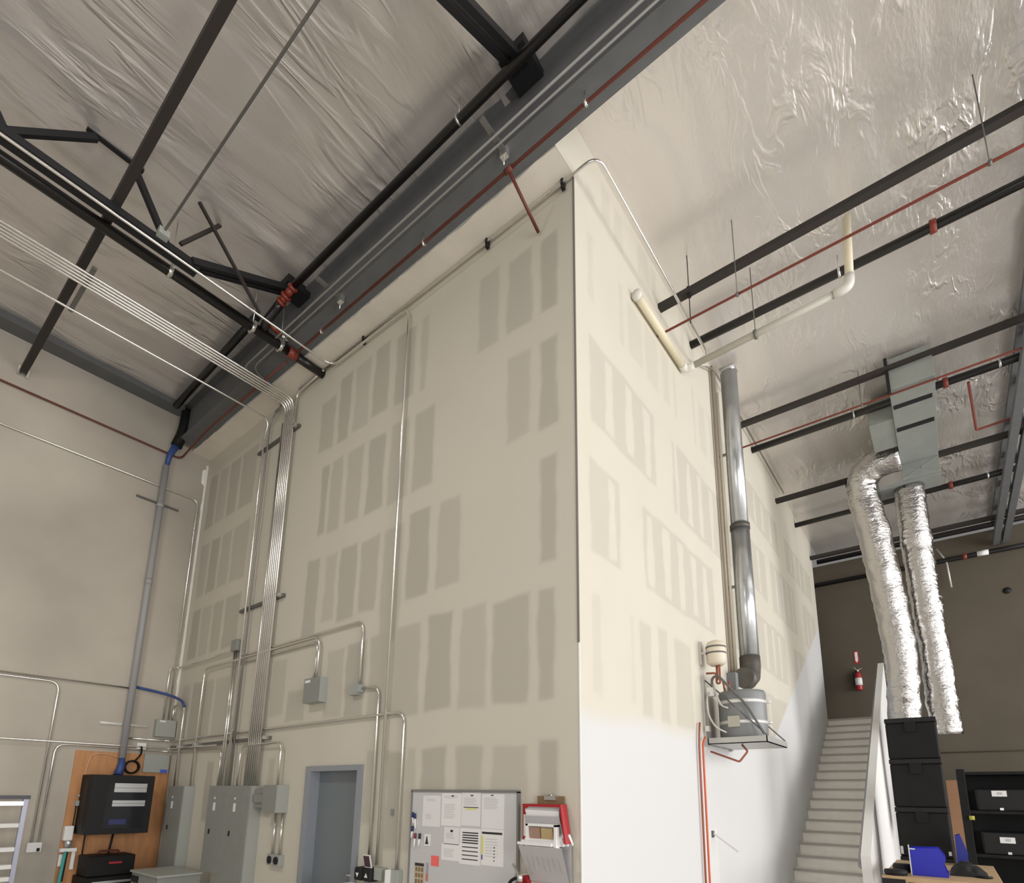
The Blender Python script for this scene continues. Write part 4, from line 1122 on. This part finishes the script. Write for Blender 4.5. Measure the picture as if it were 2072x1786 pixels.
t = thing('drain_pipe', 'ivory plastic pipe along the white wall and out across the ceiling', 'pipe', (0.8, 2, 7.0))
MB().tube([(0.06, 1.18, 7.03), (0.06, 2.42, 7.06)], 0.042, 0, 14).build('wall_run', M_PVC, t)
MB().tube([(0.06, 2.42, 7.06), (0.06, 2.54, 7.07), (0.18, 2.54, 7.075)], 0.048, 0.09, 14).build('elbow', M_PVCW, t)
MB().tube([(0.18, 2.54, 7.075), (1.72, 2.54, 7.14)], 0.040, 0, 14).build('cross_run', M_PVCD, t)
MB().tube([(1.70, 2.54, 7.14), (1.85, 2.54, 7.145), (1.86, 2.54, 7.28)], 0.050, 0.1, 14).build('elbow', M_PVCW, t)
MB().tube([(1.86, 2.54, 7.26), (1.90, 2.54, 8.0)], 0.042, 0, 14).build('riser', M_PVC, t)
MB().lathe([(0.0, -0.01), (0.055, 0), (0.055, 0.05)], (0.06, 1.14, 7.03), (0, 1, 0), 14).build('end_cap', M_PVCW, t)
tag(MB().tube([(0.9, 2.54, 7.04), (0.9, 2.54, 8.03)], 0.006, seg=6).tube([(0.885, 2.54, 7.10), (0.915, 2.54, 7.10)], 0.055, seg=12).build('pipe_hanger', M_STRUTG), 'rod hanger holding the ivory pipe below the ceiling', 'hanger')

# bars and sprinkler lines of the right bay
XE = 7.5


def purlin(name, label, y, z, w=0.09, h=0.06, m=M_STRUT):
    return tag(MB().beam((0.0, y, z), (XE, y, z), w, h).build(name, m), label, 'bar')


purlin('ceiling_bar', 'frontmost dark steel bar below the pale ceiling', 1.93, 7.52)
purlin('ceiling_bar', 'second dark steel bar from the girder, over the water heater', 5.15, 7.83, 0.10, 0.06)
purlin('ceiling_bar', 'third dark steel bar, level with the duct box', 7.55, 7.56, 0.11, 0.07)
purlin('ceiling_bar', 'fourth dark steel bar, behind the silver ducts', 10.95, 7.58, 0.12, 0.07)


def sprinkler(label, y, z, r, mark=None, rods=()):
    t = thing('sprinkler_line', label, 'pipe', (3, y, z - r))
    MB().tube([(0.0, y, z), (XE, y, z)], r, seg=14).build('pipe', M_BLACKPIPE, t)
    if mark:
        MB().tube([(mark - 0.03, y, z), (mark + 0.03, y, z)], r * 1.35, seg=14).build('coupling', M_VALVE, t, label='red coupling')
    for x in rods:
        MB().tube([(x, y, z), (x, y, 8.03)], 0.006, seg=6).tube([(x - .012, y, z), (x + .012, y, z)], r * 1.2, seg=12).build('hanger_rod', M_ZINC, t)
    return t


sprinkler('black sprinkler pipe nearest the girder with a red coupling', 2.99, 7.79, 0.052, 2.62, (1.75,))
sprinkler('black sprinkler pipe crossing in front of the duct box', 5.92, 7.80, 0.055, 2.70, (1.55, 3.3))
sprinkler('black sprinkler pipe behind the duct box', 9.35, 7.79, 0.055, 2.75, (3.3,))
sprinkler('black sprinkler pipe tight under the ceiling by the far wall', 11.95, 7.83, 0.06, 2.2)
t = thing('sprinkler_line', 'black sprinkler pipe fixed along the far wall', 'pipe', (3, 12.15, 7.2))
MB().tube([(-0.5, 12.15, 7.28), (XE, 12.15, 7.27)], 0.055, seg=14).build('pipe', M_BLACKPIPE, t)
MB().tube([(2.9, 12.15, 7.28), (2.97, 12.15, 7.28)], 0.07, seg=14).build('coupling', M_VALVE, t, label='red coupling')
MB().tube([(3.15, 12.15, 7.28), (3.35, 12.15, 7.28)], 0.060, seg=14).build('tag_band', M_PAPER, t)
MB().tube([(2.45, 12.15, 7.6), (2.60, 12.15, 7.25), (2.62, 12.15, 6.6)], 0.02, 0.1).build('drop', M_BRAID, t)
for y, z, lab, rods in ((1.83, 7.06, 'thin red sprinkler pipe reaching the ivory pipe on the wall', (0.9, 2.95)), (5.23, 7.47, 'thin red sprinkler pipe just above the round duct', (1.7,))):
    t = thing('sprinkler_branch', lab, 'pipe', (3, y, z))
    MB().tube([(0.0, y, z), (XE, y, z)], 0.014, seg=10).build('pipe', M_BRAN, t)
    for x in rods:
        MB().tube([(x, y, z), (x, y, 8.03)], 0.005, seg=6).tube([(x - .012, y, z), (x + .012, y, z)], 0.026, seg=10).build('hanger_rod', M_STRUTG, t)
pipe('sprinkler_drop', 'thin red pipe hanging in an L beside the steel truss', 'pipe', [(2.95, 5.95, 7.70), (3.05, 7.1, 7.55), (3.55, 7.1, 7.58)], 0.018, M_BRAN, 0.03)
tag(MB().tube([(0.36, 1.93, 7.1), (0.36, 1.93, 8.03)], 0.006, seg=6).box(0.345, 0.375, 1.90, 1.96, 7.46, 7.58).build('hanger_rod', M_BLACK2), 'black hanger rod on the frontmost bar next to the wall', 'hanger')

# truss on the right
t = thing('steel_truss', 'grey steel truss running back along the right edge', 'truss', (3.6, 6, 7.4))
for x in (3.50, 3.66):
    MB().box(x - 0.055, x + 0.055, -0.3, 12.2, 7.42, 7.54).build('lower_chord', M_STEEL, t)
MB().box(3.48, 3.68, -0.3, 12.2, 7.95, 8.05).build('upper_chord', M_STEEL, t)
for k in range(11):
    y = 0.4 + k * 1.15
    MB().beam((3.58, y, 7.5), (3.58, y + 0.55, 7.97), 0.06, 0.06).build('web_bar', M_STEEL, t)
    MB().beam((3.58, y + 0.55, 7.97), (3.58, y + 1.15, 7.5), 0.06, 0.06).build('web_bar', M_STEEL, t)

# duct box and flexible ducts
t = thing('duct_box', 'grey-green sheet metal duct box under the pale ceiling', 'duct', (2.3, 6.8, 7.3))
MB().box(2.04, 2.56, 5.15, 7.45, 7.50, 7.98).build('trunk', M_DBOX, t, bevel=0.004)
MB().box(1.72, 2.04, 5.95, 6.80, 7.52, 7.96).build('side_branch', M_DBOX, t, bevel=0.004)
MB().box(2.04, 2.56, 7.45, 7.90, 7.22, 7.98).build('end_box', M_DBOX, t, bevel=0.004)
MB().beam((2.05, 7.447, 7.49), (2.55, 7.447, 7.24), 0.010, 0.012).beam((2.55, 7.447, 7.49), (2.05, 7.447, 7.24), 0.010, 0.012).build('cross_break', M_DUCT, t)
MB().box(1.66, 2.56, 7.50, 7.90, 7.16, 7.22).build('lower_flange', M_DBOX, t)
MB().box(2.06, 2.52, 5.58, 5.68, 7.494, 7.50).build('stripe', M_BLACK2, t, label='thin dark bar')  # thin dark bars laid across the trunk underside
MB().box(2.06, 2.53, 6.22, 6.33, 7.494, 7.50).build('stripe', M_BLACK2, t, label='thin dark bar')
MB().box(2.02, 2.06, 5.12, 5.18, 7.45, 8.0).build('hanger_strap', M_BLACK2, t)
t = thing('flexible_duct', 'left silver foil flexible duct coming from the side of the duct box', 'duct', (1.6, 8.3, 1.0))
FL1 = t
MB().tube([(2.04, 7.18, 7.55), (1.66, 7.20, 7.53), (1.46, 7.28, 7.38), (1.44, 7.38, 7.15), (1.52, 7.5, 6.5), (1.61, 7.75, 5.4), (1.67, 8.0, 4.2), (1.60, 8.2, 3.1), (1.60, 8.3, 1.4)], 0.245, 0.28, 28, jitter=0.10, step=0.06).build('sleeve', M_FLEX, t)
t = thing('flexible_duct', 'right silver foil flexible duct ending in the open', 'duct', (2.15, 8.4, 2.8))
MB().tube([(2.11, 7.70, 7.16), (2.10, 7.75, 6.6), (2.10, 8.0, 5.6), (2.14, 8.3, 4.3), (2.155, 8.4, 2.9)], 0.225, 0.3, 28, jitter=0.10, step=0.06).build('sleeve', M_FLEX, t)
for (x, y, z) in ((1.565, 7.62, 5.95), (1.64, 7.88, 4.8)):
    MB().lathe([(0.243, 0), (0.243, 0.025)], (x, y, z), seg=28).build('tie_band', M_SILVER, FL1)
for (x, y, z) in ((2.10, 7.86, 6.2), (2.115, 8.1, 5.2)):
    MB().lathe([(0.234, 0), (0.234, 0.025)], (x, y, z), seg=28).build('tie_band', M_SILVER, t)

# ------------------------------------------------------------------ stairs
t = thing('staircase', 'straight white staircase climbing beside the white wall', 'stairs', (0.55, 8, 0))
for k in range(1, 21):
    z = 0.181 * k
    y = 5.53 + 0.2963 * (k - 1)
    b = MB().box(0.002, 1.098, y, y + 0.2963, max(0, z - 0.36), z)
    b.box(0.002, 1.098, y - 0.02, y + 0.03, z - 0.035, z + 0.002, 1)
    b.build('step', [M_STAIR, M_NOSE], t)
o = MB().box(-3.0, 1.2, 11.45, YF, 3.45, 3.62).build('floor_landing', M_STAIR)
struct(o, 'top landing of the staircase', 'floor')
poly = [(4.98, 0), (4.98, 1.10), (11.2, 4.83), (11.2, 3.5), (5.6, 0)]
poly = [(4.98, 0), (4.98, 1.10), (11.2, 4.83), (11.2, 0)]
o = MB().prism(poly, 'x', 1.10, 1.21).build('wall_stair', M_WHITE)
struct(o, 'white sloping half wall along the open side of the staircase', 'wall')
t = thing('handrail', 'grey metal handrail on the inner face of the sloping half wall', 'handrail', (1.04, 8, 1))
MB().tube([(1.09, 5.20, 0.93), (1.05, 5.20, 0.96), (1.05, 10.95, 4.42), (1.09, 10.95, 4.42)], 0.02, 0.03, 10).build('rail', M_RAIL, t)
for y in (5.6, 8.0, 10.4):
    z = 0.96 + (y - 5.2) * 0.6017
    MB().tube([(1.05, y, z - 0.01), (1.098, y, z - 0.06)], 0.009, 0, 6).build('bracket', M_RAIL, t)

# things on the far wall
extinguisher(0.60, YF - 0.10, 4.42, 'red fire extinguisher on the far wall at the stair top')
t = thing('fire_sign', 'red arrow sign above the extinguisher at the stair top', 'sign', (0.6, YF - 0.01, 5.05))
MB().box(0.545, 0.655, YF - 0.006, YF, 5.10, 5.42).build('plate', M_REDP, t)
MB().box(0.57, 0.63, YF - 0.008, YF - 0.006, 5.20, 5.40).prism([(0.565, 5.20), (0.635, 5.20), (0.60, 5.13)], 'y', YF - 0.008, YF - 0.006).build('arrow', M_PAPER, t, label='white arrow')
pipe('conduit', 'thin conduit low across the far wall behind the black rack', 'conduit', [(2.0, YF - 0.02, 2.85), (5.5, YF - 0.02, 2.86)], 0.012, M_FAR)
tag(MB().lathe([(0.07, 0), (0.075, 0.01), (0.0, 0.012)], (3.56, YF - 0.001, 6.36), (0, -1, 0), 18).build('wall_plug', M_BLACK2), 'round dark plug high on the far wall', 'plug')

# ------------------------------------------------------------------ black cases, bench, bins, rack on the right
zs = [(0.0, 1.07), (1.07, 1.71), (1.71, 2.35), (2.35, 2.91)]
labs = ['black case at the bottom of the stack, behind the workbench', 'black case third from the top of the stack', 'black case second from the top of the stack', 'topmost black case of the stack beside the half wall']
for (z0, z1), lab in zip(zs, labs):
    t = thing('black_case', lab, 'case', (1.755, 6.03, z0), 'stack of black cases')
    MB().box(1.47, 2.04, 5.75, 6.30, z0, z1 - 0.07).build('body', M_BLACK, t, bevel=0.02)
    ld = MB().box(1.465, 2.045, 5.745, 6.305, z1 - 0.07, z1 - 0.002).build('lid', M_BLACK2, t, bevel=0.012)
    MB().box(1.69, 1.82, 5.727, 5.75, z1 - 0.20, z1 - 0.06).build('latch', M_BLACK, ld)
    if z0 == 1.07:
        MB().box(1.48, 1.51, 5.735, 5.75, 1.10, 1.20).build('hinge', M_SILVER, t)
        MB().box(1.985, 2.015, 5.735, 5.75, 1.11, 1.16).build('hinge', M_SILVER, t)
t = thing('work_bench', 'tan wooden workbench at the bottom right', 'workbench', (1.9, 4.6, 0))
MB().box(1.43, 2.40, 3.66, 5.62, 0.98, 1.03).build('top', M_TAN, t, bevel=0.006)
for x in (1.49, 2.34):
    for y in (3.74, 5.54):
        MB().box(x - 0.04, x + 0.04, y - 0.04, y + 0.04, 0, 0.98).build('leg', M_TAN, t)
MB().box(1.43, 1.63, 3.65, 3.66, 0.93, 1.005).build('edge_label', M_BLACK2, t, label='black strip on the bench edge')
# hopper bin
t = thing('storage_bin', 'bright blue hopper bin standing on the workbench', 'bin', (1.83, 4.05, 1.03))
pr = [(1.685, 1.032), (1.985, 1.032), (1.985, 1.06), (1.955, 1.15), (1.975, 1.19), (1.975, 1.23), (1.925, 1.315), (1.68, 1.305)]
MB().prism(pr, 'y', 3.90, 3.912).build('side', M_BIN, t)
MB().prism(pr, 'y', 4.17, 4.182).build('side', M_BIN, t)
MB().box(1.685, 1.985, 3.912, 4.17, 1.032, 1.042).box(1.682, 1.694, 3.912, 4.17, 1.042, 1.30).box(1.973, 1.985, 3.912, 4.17, 1.042, 1.07).build('shell', M_BIN, t)
MB().box(1.672, 1.682, 3.893, 3.90, 1.034, 1.34).box(1.682, 1.73, 3.893, 3.90, 1.292, 1.304).build('edge', M_SILVER, t)
tag(MB().prism([(2.06, 1.031), (2.16, 1.031), (2.175, 1.18), (2.12, 1.40), (2.07, 1.38)], 'y', 5.35, 5.60).build('storage_bin', mat('blue_bin_dim', (0.01, 0.02, 0.25), 0.4)), 'dim blue bin in shade at the back of the workbench', 'bin')  # bin colour darkened, its shade put into the blue


def tape(name, label, c, sx, sy, sz, m=M_BLACK2):
    b = MB().lathe([(0.0, 0), (sx * 0.9, 0.0), (sx, sz * 0.25), (sx, sz * 0.75), (sx * 0.9, sz), (0.0, sz)], (0, 0, 0), seg=24)
    b.v = [(c[0] + v[0], c[1] + v[1] * sy / sx, c[2] + v[2]) for v in b.v]
    return tag(b.build(name, m), label, 'tool')


tape('sanding_pad', 'flat black pad lying at the left end of the workbench', (1.545, 3.80, 1.031), 0.105, 0.085, 0.055)
tape('sanding_pad', 'flat black pad behind the first, beside the blue bin', (1.58, 4.15, 1.031), 0.085, 0.085, 0.085)
bl = MB()
n = 22
vs, fs = [], []
for j in range(n + 1):
    for i in range(n + 1):
        u, v = i / n, j / n
        hgt = (math.sin(math.pi * u) ** 0.6) * (math.sin(math.pi * v) ** 0.7)
        vs.append((1.99 + 0.32 * u, 4.15 + 0.6 * v, 1.031 + 0.15 * hgt * (1 - 0.5 * u) + 0.04 * hgt * noise.noise(Vector((u * 6, v * 6, 2)))))
for j in range(n):
    for i in range(n):
        a = j * (n + 1) + i
        fs.append((a, a + 1, a + n + 2, a + n + 1))
tag(bl.add(vs, fs, 0, True).build('crumpled_bag', M_BLACK2), 'crumpled black bag heaped on the workbench right of the bin', 'bag')
pipe('cable', 'black cable end trailing over the workbench corner', 'cable', [(2.20, 4.12, 1.044), (2.28, 4.07, 1.044), (2.33, 4.12, 1.044)], 0.012, M_BLACK, 0.04)

t = thing('storage_rack', 'black storage rack against the far right with labelled totes', 'rack', (3.0, 9.9, 0))
for x in (2.26, 3.95):
    for y in (9.5, 10.4):
        MB().box(x - 0.06, x + 0.06, y - 0.05, y + 0.05, 0, 2.36).build('post', M_BLACK, t, bevel=0.01)
MB().box(2.26, 3.95, 10.42, 10.45, 0.1, 2.3).build('back_panel', M_BLACK, t)
for z in (0.3, 0.86, 1.60, 2.28):
    MB().box(2.20, 4.01, 9.46, 10.42, z - 0.02, z + 0.03).build('shelf', M_BLACK, t)
for z, xl, zl, lab in ((1.635, 2.75, 1.93, 'black tote with a white label on the upper rack shelf'), (0.895, 2.765, 1.14, 'black tote with a white label on the middle rack shelf')):
    c = thing('tote', lab, 'tote', (3.1, 9.95, z))
    MB().box(2.44, 3.84, 9.53, 10.38, z, z + 0.365).build('body', M_BLACK2, c, bevel=0.015)
    tb = [q for q in c.children if q.name.startswith('body')][0]
    b = MB().box(xl - 0.10, xl + 0.10, 9.522, 9.53, zl - 0.05, zl + 0.05)
    b.box(xl - 0.03, xl + 0.04, 9.520, 9.522, zl - 0.02, zl + 0.025, 1)
    b.build('label_card', [M_PAPER, M_GREYINK], tb, label='white label card')
    MB().box(xl - 0.02, xl + 0.03, 9.51, 9.53, z + 0.01, z + 0.05).build('latch', M_SILVER, c)
tag(MB().lathe([(0.0, 0), (0.04, 0.0), (0.04, 0.07), (0.0, 0.07)], (2.33, 9.41, 1.47), seg=12).build('tape_roll', mat('yellow_roll', (0.45, 0.42, 0.06), 0.5)), 'small yellow roll hanging on the black rack post', 'roll')
tag(MB().box(2.04, 2.19, 8.6, 8.7, 0.0, 2.14).build('cardboard_sheet', M_CARD), 'brown cardboard sheet standing between the cases and the rack', 'cardboard')
